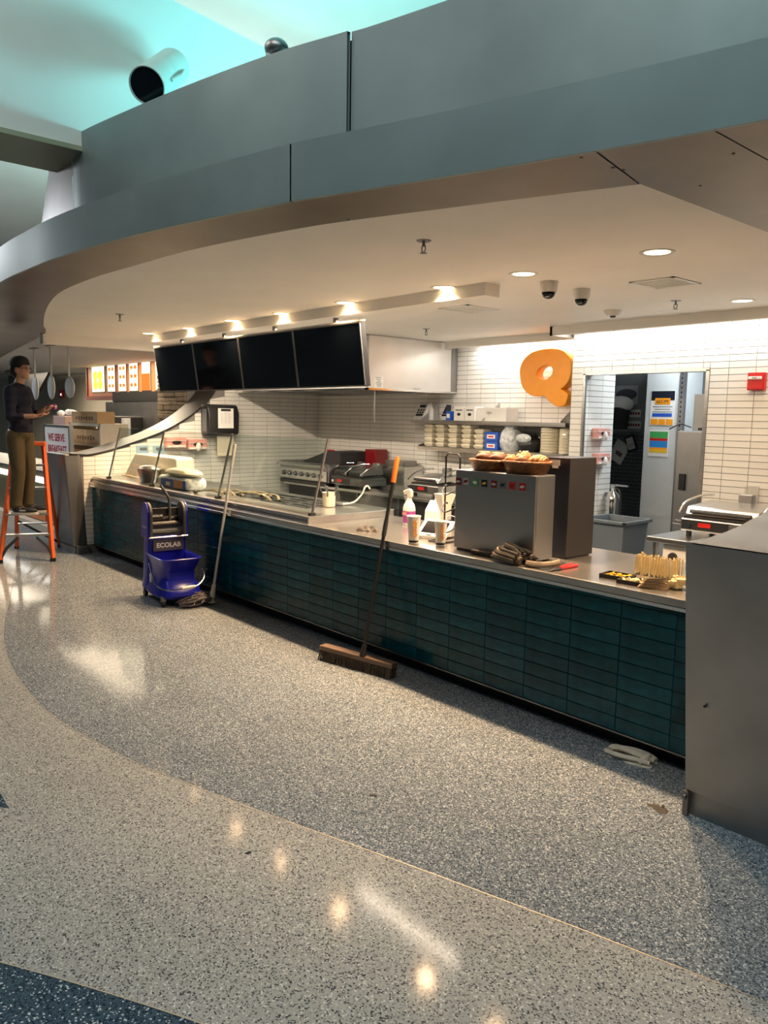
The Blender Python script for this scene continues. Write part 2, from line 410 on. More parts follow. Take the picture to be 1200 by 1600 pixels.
# ------------------------------------------------------------------ tiled walls
TW, TH, ZPH = .2275, .0562, 2.0956
def box_mesh(name, d, m, bevel=.0):
    g = G().box((0,0,0), d); me = g.mesh(name, bevel, 1); me.materials.append(MATS[m]); return me
def tiled(parent, axis, const, u0, u1, z0, z1, uph, sign, holes=(), cap=None, limit=300, maxy=770, m='tile_white', tw=TW, th=TH, zph=ZPH, thick=.007, jit=0, gap=.0048, bevel=0, off=(0,0,0)):
    """tiles on the plane x or y = const; axis = the in-plane horizontal axis"""
    tiles = []
    k0 = math.floor((u0-uph)/tw)
    r0 = math.floor((z0-zph)/th)
    def P(u, n, z): return (u, const+sign*n, z) if axis == 'x' else (const+sign*n, u, z)
    for k in range(k0, k0+int((u1-u0)/tw)+3):
        for r in range(r0, r0+int((z1-z0)/th)+3):
            a, b = max(uph+k*tw, u0), min(uph+(k+1)*tw, u1); c, d = max(zph+r*th, z0), min(zph+(r+1)*th, z1)
            rects = [(a, b, c, d)]
            for ha, hb, hc, hd in holes:
                nr = []
                for (a1, b1, c1, d1) in rects:
                    if b1 <= ha or a1 >= hb or d1 <= hc or c1 >= hd: nr.append((a1, b1, c1, d1)); continue
                    if a1 < ha: nr.append((a1, ha, c1, d1))
                    if b1 > hb: nr.append((hb, b1, c1, d1))
                    if c1 < hc: nr.append((max(a1, ha), min(b1, hb), c1, hc))
                    if d1 > hd: nr.append((max(a1, ha), min(b1, hb), hd, d1))
                rects = nr
            for (a1, b1, c1, d1) in rects:
                a1 += gap/2; b1 -= gap/2; c1 += gap/2; d1 -= gap/2
                if b1-a1 < .012 or d1-c1 < .008: continue
                da = db = d1
                if cap:
                    da, db = min(d1, cap(a1)), min(d1, cap(b1))
                    if da < c1+.003 or db < c1+.003: continue
                full = abs(b1-a1-(tw-gap)) < 1e-4 and abs(d1-c1-(th-gap)) < 1e-4 and da == d1 and db == d1
                q = PRJ(P((a1+b1)/2, 0, (c1+d1)/2))
                vis = q[2] > 0 and -10 < q[0] < 1210 and 0 < q[1] < maxy
                tiles.append((-(b1-a1)*(d1-c1)/max(q[2], .1)**2 if vis else 1, full, a1, b1, c1, da, db))
    tiles.sort(key=lambda t: t[0])
    n = 0; rest = G(); nm = 'tile'
    fm = box_mesh('tile', (tw-gap, thick, th-gap) if axis == 'x' else (thick, tw-gap, th-gap), m, bevel)
    for (s, full, a, b, c, da, db) in tiles:
        if n < limit and s < 0:
            n += 1
            if full:
                o = bpy.data.objects.new('tile', fm); COL.objects.link(o)
                o.location = Vector(P((a+b)/2, thick/2, (c+da)/2))-Vector(off)
                if jit: o.rotation_euler = (random.uniform(-jit, jit), 0, random.uniform(-jit, jit)*.4)
            else:
                g = G().hexa([P(a,0,c), P(b,0,c), P(b,thick,c), P(a,thick,c), P(a,0,da), P(b,0,db), P(b,thick,db), P(a,thick,da)])
                o = obj('tile', g, m); o.location = -Vector(off)
            o.parent = parent
        else:
            rest.hexa([P(a,0,c), P(b,0,c), P(b,thick,c), P(a,thick,c), P(a,0,da), P(b,0,db), P(b,thick,db), P(a,thick,da)])
    if rest.v:
        o = obj('tile_field', rest, m, parent); o.location = -Vector(off); o['kind'] = 'stuff'
# back wall with the letter on it
g = G().bb((XL-.02, YB, 0), (-4.55, YB+.12, 2.75))
wb = struct('wall_back', g, 'grout', 'white stacked-tile kitchen wall behind the shelves', 'wall')
tiled(wb, 'x', YB, XL, -4.56, .3, 2.66, U(731, 574, Y=YB).x, -1, holes=[(XL-.1, -6.66, 2.06, 2.7)])
# wall with the doorway
DX0, DX1, DZ = -4.515, -3.265, 2.20
XDL = U(893, 600, Y=YD).x
g = G().bb((XDL, YD, 0), (DX0-.012, YD+.12, 2.75)); g.bb((DX1, YD, 0), (-1.0, YD+.12, 2.75)); g.bb((DX0, YD, DZ), (DX1, YD+.12, 2.75)); g.bb((XDL, YD+.1, 0), (XDL+.1, YB+.1, 2.75))
wd = struct('wall_doorway', g, 'grout', 'white stacked-tile kitchen wall with the open doorway', 'wall')
tiled(wd, 'x', YD, XDL, -1.0, .3, 2.66, U(1061.3, 574, Y=YD).x, -1, holes=[(DX0-.02, DX1+.02, 0, DZ+.015)])
g = G()
for a, b in (((DX0-.02, YD-.012, 0), (DX0+.006, YD+.02, DZ)), ((DX1-.012, YD-.012, 0), (DX1+.02, YD+.13, DZ)), ((DX0-.02, YD-.012, DZ-.012), (DX1+.02, YD+.13, DZ+.015))): g.bb(a, b)
struct('door_1', g, 'steel', 'thin steel frame around the open kitchen doorway', 'door frame')
# left partition wall with the swooping cap
CAPL = [(3.27,1.235),(3.40,1.225),(3.52,1.222),(3.77,1.273),(4.01,1.345),(4.44,1.49),(4.81,1.675),(5.095,1.885),(5.242,2.05),(5.36,2.25),(5.46,2.66)]
CL = [(p.x, p.y) for p in spline([(a, b, 0) for a, b in CAPL], 5)]
def capL(y): return interp(CL, y)-.02
def partition(X0, X1, cl, yfb, yft, name, label, face):
    """thick partition between X0 (far) and X1 (face); cl = cap curve; returns the structure object"""
    prof = [(yfb, .0), (yft, cl[0][1])]+list(cl)+[(YB, 2.66), (YB, 0)]
    g = G(); T = frame((X0, 0, 0), (0,1,0), (0,0,1)); g.prism(prof, X1-X0, T)
    return struct(name, g, face, label, 'wall')
wl = partition(-10.06, XL, CL[1:], 3.30, 3.27, 'wall_left', 'white stacked-tile side wall sweeping down to the far end of the counter', 'grout')
tiled(wl, 'y', XL, 3.43, YB, .1, 2.66, U(496.2, 680, X=XL).y, 1, cap=capL)
def capstrip(parent, X0, X1, cl, m, edge):
    top = [(y, z) for y, z in cl]
    g = G(); g.strip([(X0-.01, y, z+.006) for y, z in top], [(X1+.012, y, z+.006) for y, z in top])
    g.strip([(X1+.012, y, z+.006) for y, z in top], [(X1+.012, y, z-.022) for y, z in top])
    g.strip([(X0-.01, y, z-.022) for y, z in top], [(X0-.01, y, z+.006) for y, z in top])
    return obj('cap', g, m, parent, smooth=True, weld=True)
capstrip(wl, -10.06, XL, CL, 'cap_steel', .02)
# steel fin wrapping the front end of the left partition
fin = thing('partition_fin', 'leaning grey steel fin at the far left end of the counter', 'wall panel', (-9.8, 3.3, 0))
g = G().hexa([(-10.06,3.28,.09),(-9.50,3.28,.09),(-9.52,3.46,.09),(-10.06,3.46,.09),(-10.19,3.20,1.235),(-9.53,3.20,1.235),(-9.515,3.40,1.235),(-10.19,3.40,1.235)])
obj('front_panel', g, 'steel_dull', fin, bevel=.02, seg=3, world=True)
g = G().hexa([(-10.03,3.315,0),(-9.46,3.315,0),(-9.46,3.46,0),(-10.03,3.46,0),(-10.03,3.31,.10),(-9.46,3.31,.10),(-9.46,3.46,.10),(-10.03,3.46,.10)])
obj('base_plate', g, 'steel_dull', fin, bevel=.004, world=True)
# right partition: the big grey steel end block
CAPR = [(3.03,1.247),(3.15,1.245),(3.28,1.247),(3.49,1.266),(3.65,1.292),(3.82,1.32),(4.1,1.39),(4.5,1.53),(4.9,1.72),(5.2,2.0),(5.4,2.3),(5.5,2.62)]
CR = [(p.x, p.y) for p in spline([(a, b, 0) for a, b in CAPR], 5)]
rp = thing('counter_end_block', 'tall plain grey steel end block with swooping top at the near end of the counter', 'wall panel', (-1.2, 3.2, 0))
g = G(); g.prism([(3.176,.12), (3.03,1.247)]+CR[1:]+[(YD-.02, 2.62), (YD-.02, .12)], .75, frame((-1.545, 0, 0), (0,1,0), (0,0,1)))
obj('body', g, 'steel_dull', rp, world=True)
g = G().bb((-1.535, 3.20, 0), (-.8, 6.4, .12)); obj('base_plate', g, 'steel_dull', rp, world=True)
g = G().bb((-1.55, 3.165, 0), (-1.525, 3.19, .115)); g.box((-1.5375,3.16,.09), (.01,.012,.02)); obj('corner_trim', g, 'steel_dark', rp, bevel=.002, world=True)
g = G().strip([(-1.55, y, z+.005) for y, z in CR], [(-.79, y, z+.005) for y, z in CR]); obj('cap', g, 'cap_steel', rp, smooth=True, weld=True, world=True)
g = G().cyl(U(1101,1104,Y=3.125), U(1101,1104,Y=3.105), .006, n=10); obj('bolt_hole', g, 'black', rp, world=True)

# ------------------------------------------------------------------ ceiling and canopy
OUT = [(6,3.75),(3,3.30),(0,2.63),(-1.06,2.404),(-1.374,2.328),(-1.735,2.227),(-2.092,2.123),(-2.512,1.986),(-2.79,1.899),(-3.404,1.765),(-3.916,1.673),(-4.636,1.6),(-5.168,1.586),(-5.945,1.606),(-6.9,1.74),(-8.3,2.05),(-11,2.75),(-15,3.8)]
INN = [(-1.665,2.727),(-2.012,2.594),(-2.41,2.451),(-2.883,2.285),(-3.24,2.191),(-3.988,2.066),(-4.763,2.03),(-5.232,2.015),(-5.982,2.056),(-6.646,2.178),(-7.558,2.416),(-8.705,2.764),(-9.60,3.05),(-12,3.45),(-15,3.95)]
OC = [tuple(p) for p in spline([(x, y, 0) for x, y in OUT], 6)]; IC = [tuple(p) for p in spline([(x, y, 0) for x, y in INN], 6)]
def part_of(C, x0, x1, n):
    """n+1 points of a curve (x falling) between x0 > x1"""
    R = sorted(C, key=lambda p: p[0]); P = [(p[0], p[1]) for p in R]
    return [(x0+(x1-x0)*i/n, interp(P, x0+(x1-x0)*i/n)) for i in range(n+1)]
cp = [(x, y, ZC+.01) for x, y in part_of(IC, -1.665, -9.56, 60)]
poly = [(p[0], p[1]) for p in cp]+[(-9.56, YB+.05), (-1.0, YB+.05), (-1.0, 3.0), (-1.6, 3.0)]
g = G(); g.prism(poly, .1, Matrix.Translation((0,0,ZC+.01)))
struct('ceiling', g, 'white_paint', 'smooth white kitchen ceiling under the canopy', 'ceiling')
g = G().bb((-9.66, 3.02, ZC-.11), (-9.55, 5.5, ZC+.02)); struct('trim_4', g, 'white_paint', 'white dropped edge at the far left end of the kitchen ceiling', 'trim')
can = thing('canopy', 'large curved two-tier grey metal canopy fascia above the counter', 'canopy', (-3, 2, ZC))
def fascia(C, x0, x1, z0, z1, name, m, off=0, n=120, thick=.02):
    P = part_of(C, x0, x1, n); g = G()
    f = [(x, y+off) for x, y in P]; b = [(x, y+off+thick) for x, y in P]
    g.strip([(x, y, z0) for x, y in f], [(x, y, z1) for x, y in f]); g.strip([(x, y, z1) for x, y in f], [(x, y, z1) for x, y in b]); g.strip([(x, y, z1) for x, y in b], [(x, y, z0) for x, y in b])
    g.strip([(x, y, z0) for x, y in b], [(x, y, z0) for x, y in f])
    return obj(name, g, m, can, smooth=True, weld=True, world=True)
fascia(OC, 6, -2.786, ZC-.005, 2.865, 'fascia_panel', 'fascia'); fascia(OC, -2.794, -15, ZC-.005, 2.865, 'fascia_panel', 'fascia', n=140)
g = G(); P = part_of(OC, 6, -15, 240); g.strip([(x, y+.05, ZC+.02) for x, y in P], [(x, y+.05, 2.83) for x, y in P]); obj('seam_backing', g, 'black_matte', can, world=True)
# upper tier, set back
UPT = [U(x, y, Z=3.63) for x, y in ((700,0),(544,48),(430,82),(300,130),(200,172),(128,205))]
UP = [(6, UPT[0].y+1.75), (2, UPT[0].y+1.08)]+[(p.x, p.y) for p in UPT]+[(-5.75, 2.06)]
UC = [tuple(p) for p in spline([(x, y, 0) for x, y in UP], 6)]
sx = U(544,48,Z=3.63).x
fascia(UC, 6, sx+.005, 2.80, 3.63, 'upper_fascia_panel', 'fascia'); fascia(UC, sx-.005, -5.74, 2.80, 3.63, 'upper_fascia_panel', 'fascia')
g = G(); P = part_of(UC, 6, -5.74, 160); g.strip([(x, y+.05, 2.86) for x, y in P], [(x, y+.05, 3.61) for x, y in P]); obj('seam_backing', g, 'black_matte', can, world=True)
# ledge between the tiers
g = G(); Q = [(x, interp(sorted((p[0], p[1]) for p in UC), x) if x > -5.7 else 3.2) for x, y in part_of(OC, 6, -15, 240)]
g.strip([(x, y+.01, 2.84) for x, y in part_of(OC, 6, -15, 240)], [(x, y+.03, 2.84) for x, y in Q]); obj('ledge', g, 'steel_dark', can, world=True)
# flared rounded end of the upper tier
g = G(); rows = 14; n = 26
for i in range(rows+1):
    t = i/rows; r = 6.8-3.7*t
    for j in range(n):
        a = .75*j/(n-1)
        g.v.append(Vector((-5.75-r*math.sin(a), 2.06+r*(1-math.cos(a)), 2.80+.83*t)))
for i in range(rows):
    for j in range(n-1): g.f.append([i*n+j, i*n+j+1, (i+1)*n+j+1, (i+1)*n+j]); g.mi.append(0)
obj('flared_end', g, 'steel_dull', can, smooth=True, world=True)
# underside panels
def soffit(P, Q, name='soffit_panel'):
    P = [(x, y+.012) for x, y in P]; g = G(); a = [(x, y, ZC) for x, y in P]; b = [(x, y, ZC) for x, y in Q]; a2 = [(x, y, ZC+.012) for x, y in P]; b2 = [(x, y, ZC+.012) for x, y in Q]
    g.strip(a, b); g.strip(b, b2); g.strip(b2, a2); return obj(name, g, 'soffit_metal', can, weld=True, world=True)
soffit(part_of(OC, -2.794, -15, 70), part_of(IC, -2.874, -15, 70))
soffit(part_of(OC, -1.575, -2.786, 24), part_of(IC, -1.668, -2.866, 24))
def poly_soffit(P):
    g = G(); g.prism(P, .012, Matrix.Translation((0,0,ZC))); obj('soffit_panel', g, 'soffit_metal', can, world=True)
R1 = [(x, y+.012) for x, y in part_of(OC, -1.22, -1.569, 8)]
poly_soffit(R1+[(-1.662, 2.727), (-1.60, 7), (-1.24, 7)])
R2 = [(x, y+.012) for x, y in part_of(OC, 6, -1.214, 120)]
poly_soffit(R2+[(-1.234, 7), (6, 7)])
for x, y in ((958,262),(974,265),(908,246),(1094,290),(1146,240)):
    p = U(x, y, Z=ZC); obj('screw', G().cyl((p.x,p.y,ZC-.002), (p.x,p.y,ZC), .006, n=8), 'black', can, world=True)
# neighbouring ceiling beyond the partition
g = G(); P = part_of(IC, -9.57, -15, 20); g.prism([(x, y) for x, y in P]+[(-30, 5.9), (-30, 12), (-9.57, 12)], .05, Matrix.Translation((0,0,ZC+.0)))
struct('ceiling_neighbour', g, 'grey_paint', 'grey ceiling of the neighbouring food stall at far left', 'ceiling')
# bulkhead crossing above the canopy
a = U(270, 0, X=-5.5); b = U(425, 80, X=-5.5); sl = (b.z-a.z)/(b.y-a.y)
g = G(); g.prism([(-8, 3.53), (9, 3.53), (9, b.z+sl*(9-b.y)), (-8, a.z+sl*(-8-a.y))], .59, frame((-6.09, 0, 0), (0,1,0), (0,0,1)))
bk = struct('wall_bulkhead', g, 'white_paint', 'big white bulkhead wall crossing above the canopy, washed in cyan light', 'wall')
g = G().bb((-6.10, -8, 3.50), (-5.49, 9, 3.532)); struct('trim_5', g, 'bronze', 'bronze metal underside of the white bulkhead', 'trim')
# high ceiling planes
g = G(); g.add([(-22,1.5,4.6),(8,1.5,6.2),(8,14,6.2),(-22,14,4.6)], [(0,1,2,3)]); struct('ceiling_high', g, 'white_paint', 'high white hall ceiling behind the canopy', 'ceiling')
# slanted white fins hanging from the high ceiling
fn = [((395,62),(500,0),(545,0),(430,78)), ((0,345),(120,215),(150,240),(10,360))]
p = [U(x, y, Y=4.6) for x, y in ((352,62),(470,0-30),(580,-40),(430,85))]
g = G().hexa([p[0], p[1], p[2], p[3]]+[q+Vector((.1,.8,.25)) for q in p]); struct('trim_6', g, 'white_paint', 'slanted white ceiling fin at the top behind the canopy', 'trim')
# ------------------------------------------------------------------ beam and valances
g = G().bb((-8.75, 3.97, 2.565), (-3.54, 4.12, ZC+.02)); struct('trim_7', g, 'white_paint', 'long white ceiling beam behind the row of downlights', 'trim')
g = G().bb((-6.60, 6.72, 2.565), (-4.75, 6.75, ZC+.02)); struct('trim_8', g, 'white_paint', 'white light valance above the orange letter', 'trim')
g = G().bb((-4.75, 6.30, 2.565), (-1.2, 6.33, ZC+.02)); g.bb((-4.75, 6.30, 2.565), (-4.72, 6.75, ZC+.02)); struct('trim_9', g, 'white_paint', 'white light valance above the doorway', 'trim')
# ------------------------------------------------------------------ counter
ct = thing('service_counter', 'long counter faced with dark teal glazed tiles', 'counter', (-5.5, 3.9, 0))
g = G().bb((XL+.01, 3.545, .1), (-1.56, 4.42, .83)); obj('body', g, 'grout_teal', ct, world=True)
g = G().bb((XL+.01, 3.63, 0), (-1.56, 4.40, .1)); obj('toe_kick', g, 'toe_kick', ct, world=True)
g = G().bb((XL+.01, 3.528, .094), (-1.56, 3.545, .102)); obj('bottom_trim', g, 'steel_dull', ct, world=True)
ct_world = Vector((-5.5, 3.9, 0))
tiled(ct, 'x', 3.545, XL+.01, -1.56, .104, .83, U(755,1065,Y=3.53).x, -1, m='tile_teal', tw=.3095, th=.0775, zph=.104, thick=.014, jit=.006, gap=.003, maxy=1400, bevel=.002, off=ct_world)
tp = thing('countertop', 'continuous steel countertop with a bright front edge strip', 'countertop', (-5.5, 3.95, .83))
g = G().bb((XL+.005, YF, .848), (-1.555, 4.46, CT)); obj('slab', g, 'counter_steel', tp, bevel=.004, world=True)
g = G().bb((XL+.005, YF-.004, .83), (-1.555, YF+.03, .8475)); obj('edge_strip', g, 'chrome', tp, world=True)
# ------------------------------------------------------------------ ceiling fixtures
def downlight(px, py, label, group, energy):
    p = U(px, py, Z=ZC+.01); p.z = ZC+.01
    t = thing('downlight', label, 'ceiling light', p, 0, group)
    g = G().lathe([(.068,-.001),(.082,-.006),(.092,-.004),(.094,0)], n=28, cap0=False, cap1=False); obj('trim_ring', g, 'white_plastic', t, smooth=True)
    g = G().lathe([(.068,-.0015),(.066,-.0008)], n=28); obj('lens', g, 'lamp_warm', t)
    l = lamp('SPOT', 'downlight_lamp', (0,0,-.014), energy, (1, .64, .35), None, spot_size=2.3, spot_blend=1.0, shadow_soft_size=.05); l.parent = t
    return t
DLS = [(233,521),(296,513),(363,501),(441,490),(540,473),(693,449)]
ordn = ['first','second','third','fourth','fifth','sixth']
for i, (x, y) in enumerate(DLS):
    downlight(x, y, 'warm recessed downlight, %s from the far left along the white beam' % ordn[i], 'downlights along the counter', 300)
downlight(818, 428, 'warm recessed downlight beside the two dome cameras, past the beam end', 'downlights along the counter', 300)
downlight(1027, 394, 'warm recessed downlight nearest the front right metal corner', 'downlights along the counter', 300)
downlight(1160, 470, 'recessed downlight close to the valance at the right edge', 'downlights along the counter', 50)
def sprinkler(px, py, label, s=1.0):
    p = U(px, py, Z=ZC+.01); p.z = ZC+.01
    t = thing('fire_sprinkler', label, 'sprinkler', p, 0, 'ceiling sprinklers')
    obj('escutcheon', G().lathe([(.035*s,-.004),(.04*s,0)], n=20), 'steel_dark', t)
    g = G().cyl((0,0,-.03*s), (0,0,0), .008*s, n=8); g.tube([(.012*s,0,-.025*s),(.014*s,0,-.045*s),(.004*s,0,-.06*s)], .003*s, 6); g.tube([(-.012*s,0,-.025*s),(-.014*s,0,-.045*s),(-.004*s,0,-.06*s)], .003*s, 6); obj('frame_arms', g, 'steel_dark', t)
    obj('deflector', G().lathe([(.018*s,-.064*s),(.018*s,-.061*s)], n=14), 'steel_dark', t)
sprinkler(187, 491, 'small dark ceiling sprinkler above the far left end, near the canopy curve')
sprinkler(662, 376, 'dark ceiling sprinkler in the open middle of the front ceiling')
sprinkler(1056, 470, 'small dark ceiling sprinkler behind the right ceiling vent')
sprinkler(666, 514, 'small dark ceiling sprinkler in front of the exhaust hood')
for px_, py_, lb in ((858,440,'white dome security camera, left one of the pair'),(909,452,'white dome security camera, right one of the pair')):
    p = U(px_, py_, Z=ZC+.01); p.z = ZC+.01
    t = thing('dome_camera', lb+' on the ceiling', 'security camera', p, 0, 'dome cameras')
    obj('housing', G().lathe([(.052,-.07),(.056,-.05),(.06,0)], n=24), 'white_plastic', t, smooth=True)
    obj('dome', G().lathe([(.004,-.112),(.022,-.108),(.036,-.097),(.044,-.08),(.046,-.068)], n=24), 'black_gloss', t, smooth=True)
p = U(958,485,Z=ZC+.01); t = thing('smoke_detector', 'white cone-shaped smoke detector on the ceiling near the doorway wall', 'smoke detector', (p.x,p.y,ZC+.01))
obj('base', G().lathe([(.045,-.045),(.055,-.04),(.075,-.012),(.08,0)], n=24), 'white_plastic', t, smooth=True); obj('sensor', G().lathe([(.02,-.058),(.026,-.045)], n=16), 'dark_grey', t)
def vent(c4, label):
    P = [U(x, y, Z=ZC+.01) for x, y in c4]; c = sum(P, Vector())/4
    w = ((P[1]-P[0]).length+(P[2]-P[3]).length)/2; d = ((P[3]-P[0]).length+(P[2]-P[1]).length)/2
    t = thing('ceiling_vent', label, 'vent', (c.x, c.y, ZC+.01), 0, 'ceiling vents')
    g = G()
    for a, b in (((-w/2,-d/2,-.006),(w/2,-d/2+.025,0)),((-w/2,d/2-.025,-.006),(w/2,d/2,0)),((-w/2,-d/2,-.006),(-w/2+.025,d/2,0)),((w/2-.025,-d/2,-.006),(w/2,d/2,0))): g.bb(a, b)
    obj('frame', g, 'white_plastic', t); g = G().bb((-w/2+.02,-d/2+.02,-.003), (w/2-.02,d/2-.02,0)); obj('backing', g, 'grey_paint', t)
    for k in range(7):
        y = -d/2+.04+(d-.08)*k/6; obj('slat', G().box((0,y,-.0045), (w-.05,.012,.003)), 'white_paint', t)
vent(((985,440),(1053,432),(1095,442),(1025,452)), 'square white ceiling vent on the right, before the doorway wall')
vent(((687,481),(735,475),(777,484),(732,489)), 'square white ceiling vent beside the end of the white beam')
t = thing('strip_light', 'long white strip light on the ceiling hidden behind the white beam', 'strip light', (-6.25, 4.24, ZC+.009))
obj('housing', G().bb((-2.45,-.05,-.03),(2.45,.05,0)), 'white_plastic', t, bevel=.004); obj('diffuser', G().bb((-2.42,-.035,-.038),(2.42,.035,-.03)), 'strip_soft', t)
l = lamp('AREA', 'strip_lamp', (0,0,-.042), 175, (1, .82, .61), None, shape='RECTANGLE', size=4.8, size_y=.07); l.parent = t
# ------------------------------------------------------------------ menu screens
MX0, MX1 = -8.55, -4.80; mw = (MX1-MX0)/4
mb, mt = Vector((0,4.0,1.985)), Vector((0,3.93,2.492)); mu = (mt-mb).normalized(); mh = (mt-mb).length
mon = ['far left','second from left','third from left','nearest, rightmost']
for i in range(4):
    c = Vector((MX0+mw*(i+.5), mb.y, mb.z))
    t = thing('menu_screen', 'switched-off black hanging menu screen, %s of the four' % mon[i], 'screen', c, 0, 'hanging menu screens')
    T = frame((0,0,0), (1,0,0), mu)         # local z points to the customers
    w = mw-.008
    g = G().box((0, mh/2, -.028), (w, mh, .05), T); obj('housing', g, 'dark_grey', t, bevel=.004)
    g = G().box((0, mh/2, .0005), (w-.022, mh-.03, .004), T); obj('display', g, 'black_gloss', t)
    g = G()
    for a in (((0, .006, .002), (w, .012, .008)), ((0, mh-.006, .002), (w, .012, .008)), ((-w/2+.005, mh/2, .002), (.010, mh, .008)), ((w/2-.005, mh/2, .002), (.010, mh, .008))): g.box(a[0], a[1], T)
    obj('bezel', g, 'steel_dull', t)
    g = G().box((0, mh+.007, -.028), (w, .014, .06), T); obj('top_rail', g, 'white_plastic', t)
    g = G().bb((-.03, -.03, mh*.6), (.03, .06, mh*.8)); g.bb((-.02,.035,mh*.6), (.02,.06,ZC-c.z-.07)); obj('mount_arm', g, 'steel_dark', t)
# ------------------------------------------------------------------ exhaust hood
hd = thing('exhaust_hood', 'big pale steel exhaust hood above the cooking line', 'exhaust hood', (-8.0, 6.28, 2.045))
HX = -6.66
g = G(); g.bb((-9.5, 5.555, 2.06), (HX, 6.99, ZC+.005)); obj('body', g, 'hood_steel', hd, bevel=.004, world=True)
g = G()
for a, b in (((-9.5,5.54,2.04),(HX+.012,5.575,2.062)),((HX-.02,5.54,2.04),(HX+.012,6.99,2.062)),((-9.5,6.96,2.04),(HX,6.99,2.062))): g.bb(a, b)
obj('bottom_rim', g, 'chrome', hd, world=True)
g = G().bb((HX,6.90,2.06), (HX+.012,6.99,ZC)); g.bb((HX,5.545,2.06),(HX+.012,5.575,ZC)); obj('edge_trim', g, 'steel_dull', hd, world=True)
g = G().bb((-9.45,5.6,2.052), (HX-.04,6.95,2.058)); obj('filter_bank', g, 'steel_dark', hd, world=True)
p = U(650,607,X=HX); g = G().tube([p+Vector((.0,-.045,0)),p+Vector((.025,-.045,0)),p+Vector((.025,.045,0)),p+Vector((0,.045,0))], .006, 6); obj('handle', g, 'chrome', hd, world=True)
p = U(592,597,X=HX); st = obj('notice_sticker', G().box((p.x+.0005, p.y, p.z), (.002,.13,.13)), 'paper', hd, world=True)
g = G()
for k in range(6): g.box((p.x+.0018, p.y+(random.random()-.5)*.02, p.z+.05-.02*k), (.001,.09-(k % 3)*.02,.007))
obj('print_lines', g, 'paper_text', st, world=True)
p0 = U(581,610,X=HX-.05); g = G().cyl((p0.x,p0.y+.04,p0.z), U(581,660,X=HX-.05)+Vector((0,.04,0)), .009, n=8); obj('drain_pipe', g, 'steel_dull', hd, world=True)
# ------------------------------------------------------------------ wall shelves
def shelf(z, x0, x1, label, gussets, yf=6.70):
    t = thing('steel_shelf', label, 'shelf', ((x0+x1)/2, 6.85, z))
    g = G().bb((x0, yf, z), (x1, YB-.008, z+.012)); g.bb((x0, yf-.003, z-.03), (x1, yf+.003, z+.012)); obj('board', g, 'steel', t, world=True)
    for x, s in gussets:
        g = G(); T = frame((x-.003, 0, 0), (0,1,0), (0,0,1))
        g.prism([(yf+.01, z+.012), (YB-.009, z+.012), (YB-.009, z+.012+s), (YB-.03, z+.012+s), (yf+.01, z+.025)], .006, T); obj('bracket', g, 'steel', t, world=True)
    return t
shelf(1.70, -7.13, -4.79, 'upper steel wall shelf with white boxes and upright end plates', [(-6.95,.21),(-5.95,.21),(-4.86,.21)], 6.68)
sx0 = -7.0
lo = shelf(1.375, sx0, -4.80, 'lower steel wall shelf stacked with takeout containers', [(sx0+.01,.09)], 6.68)
ZU, ZL = 1.712, 1.387
def bx(name, label, cat, x0, x1, y0, y1, z0, z1, m, group=None, bevel=.003):
    c = ((x0+x1)/2, (y0+y1)/2, z0); g = G().bb((x0-c[0], y0-c[1], 0), (x1-c[0], y1-c[1], z1-z0))
    o = obj(name, g, m, bevel=bevel); o.location = c; ROOTLOC[o.name] = Vector(c)
    return tag(o, label, cat, group)
def wx(px, py, Y): return U(px, py, Y=Y).x
# keypad timer
t = thing('cooking_timer', 'white slanted kitchen timer with dark keypad at the left end of the upper shelf', 'timer', (wx(660,650,6.8), 6.8, ZU))
obj('body', G().prism([(-.09,0),(.09,0),(.09,.16),(.03,.21)], .17, frame((-.085,0,0),(0,1,0),(0,0,1))), 'white_plastic', t, bevel=.006)
n_ = Vector((0,-.21,.12)).normalized(); up_ = Vector((0,.12,.21)).normalized()
T = frame(Vector((0,-.03,.105))+n_*.002, (1,0,0), up_)
obj('display', G().box((0,.075,0), (.10,.035,.004), T), 'black', t)
for r in range(2):
    for c in range(3): obj('key', G().box((-.045+.045*c,.02-.035*r,0), (.028,.024,.005), T), 'black', t, bevel=.003)
obj('key_bar', G().box((0,-.05,0), (.12,.028,.004), T), 'black', t)
t = thing('squeeze_bottle', 'slim white bottle standing beside the kitchen timer', 'bottle', (wx(672,650,6.85), 6.86, ZU))
obj('body', G().lathe([(.035,0),(.037,.01),(.037,.13),(.02,.17),(.013,.18)], n=16), 'white_plastic', t, smooth=True); obj('cap', G().lathe([(.013,.18),(.013,.2),(.008,.22)], n=12), 'white_plastic', t)
x = wx(692,648,6.8); t = thing('plastic_tub', 'small clear tub of parts on the upper shelf', 'container', (x, 6.8, ZU))
obj('tub', G().lathe([(.05,0),(.06,.07)], n=16, cap1=False), 'clear_plastic', t); obj('lid', G().lathe([(.062,.07),(.062,.08)], n=16), 'grey_plastic', t); obj('contents', G().lathe([(.045,.004),(.05,.05)], n=12), 'letter_grey', t)
t = thing('dark_wedge', 'small black wedge-shaped holder behind the blue packet on the upper shelf', 'holder', (wx(703,640,6.9), 6.9, ZU))
obj('wedge_body', G().prism([(-.06,0),(.06,0),(.06,.19)], .08, frame((-.04,0,0),(1,0,0),(0,0,1))), 'navy_box', t)
x = wx(704,650,6.74); o = bx('label_packet', 'small blue and white packet on the upper shelf', 'packet', x-.04, x+.04, 6.70, 6.76, ZU, ZU+.11, 'blue_print'); obj('label_patch', G().box((0,-.031,.055), (.05,.002,.05)), 'paper', o)
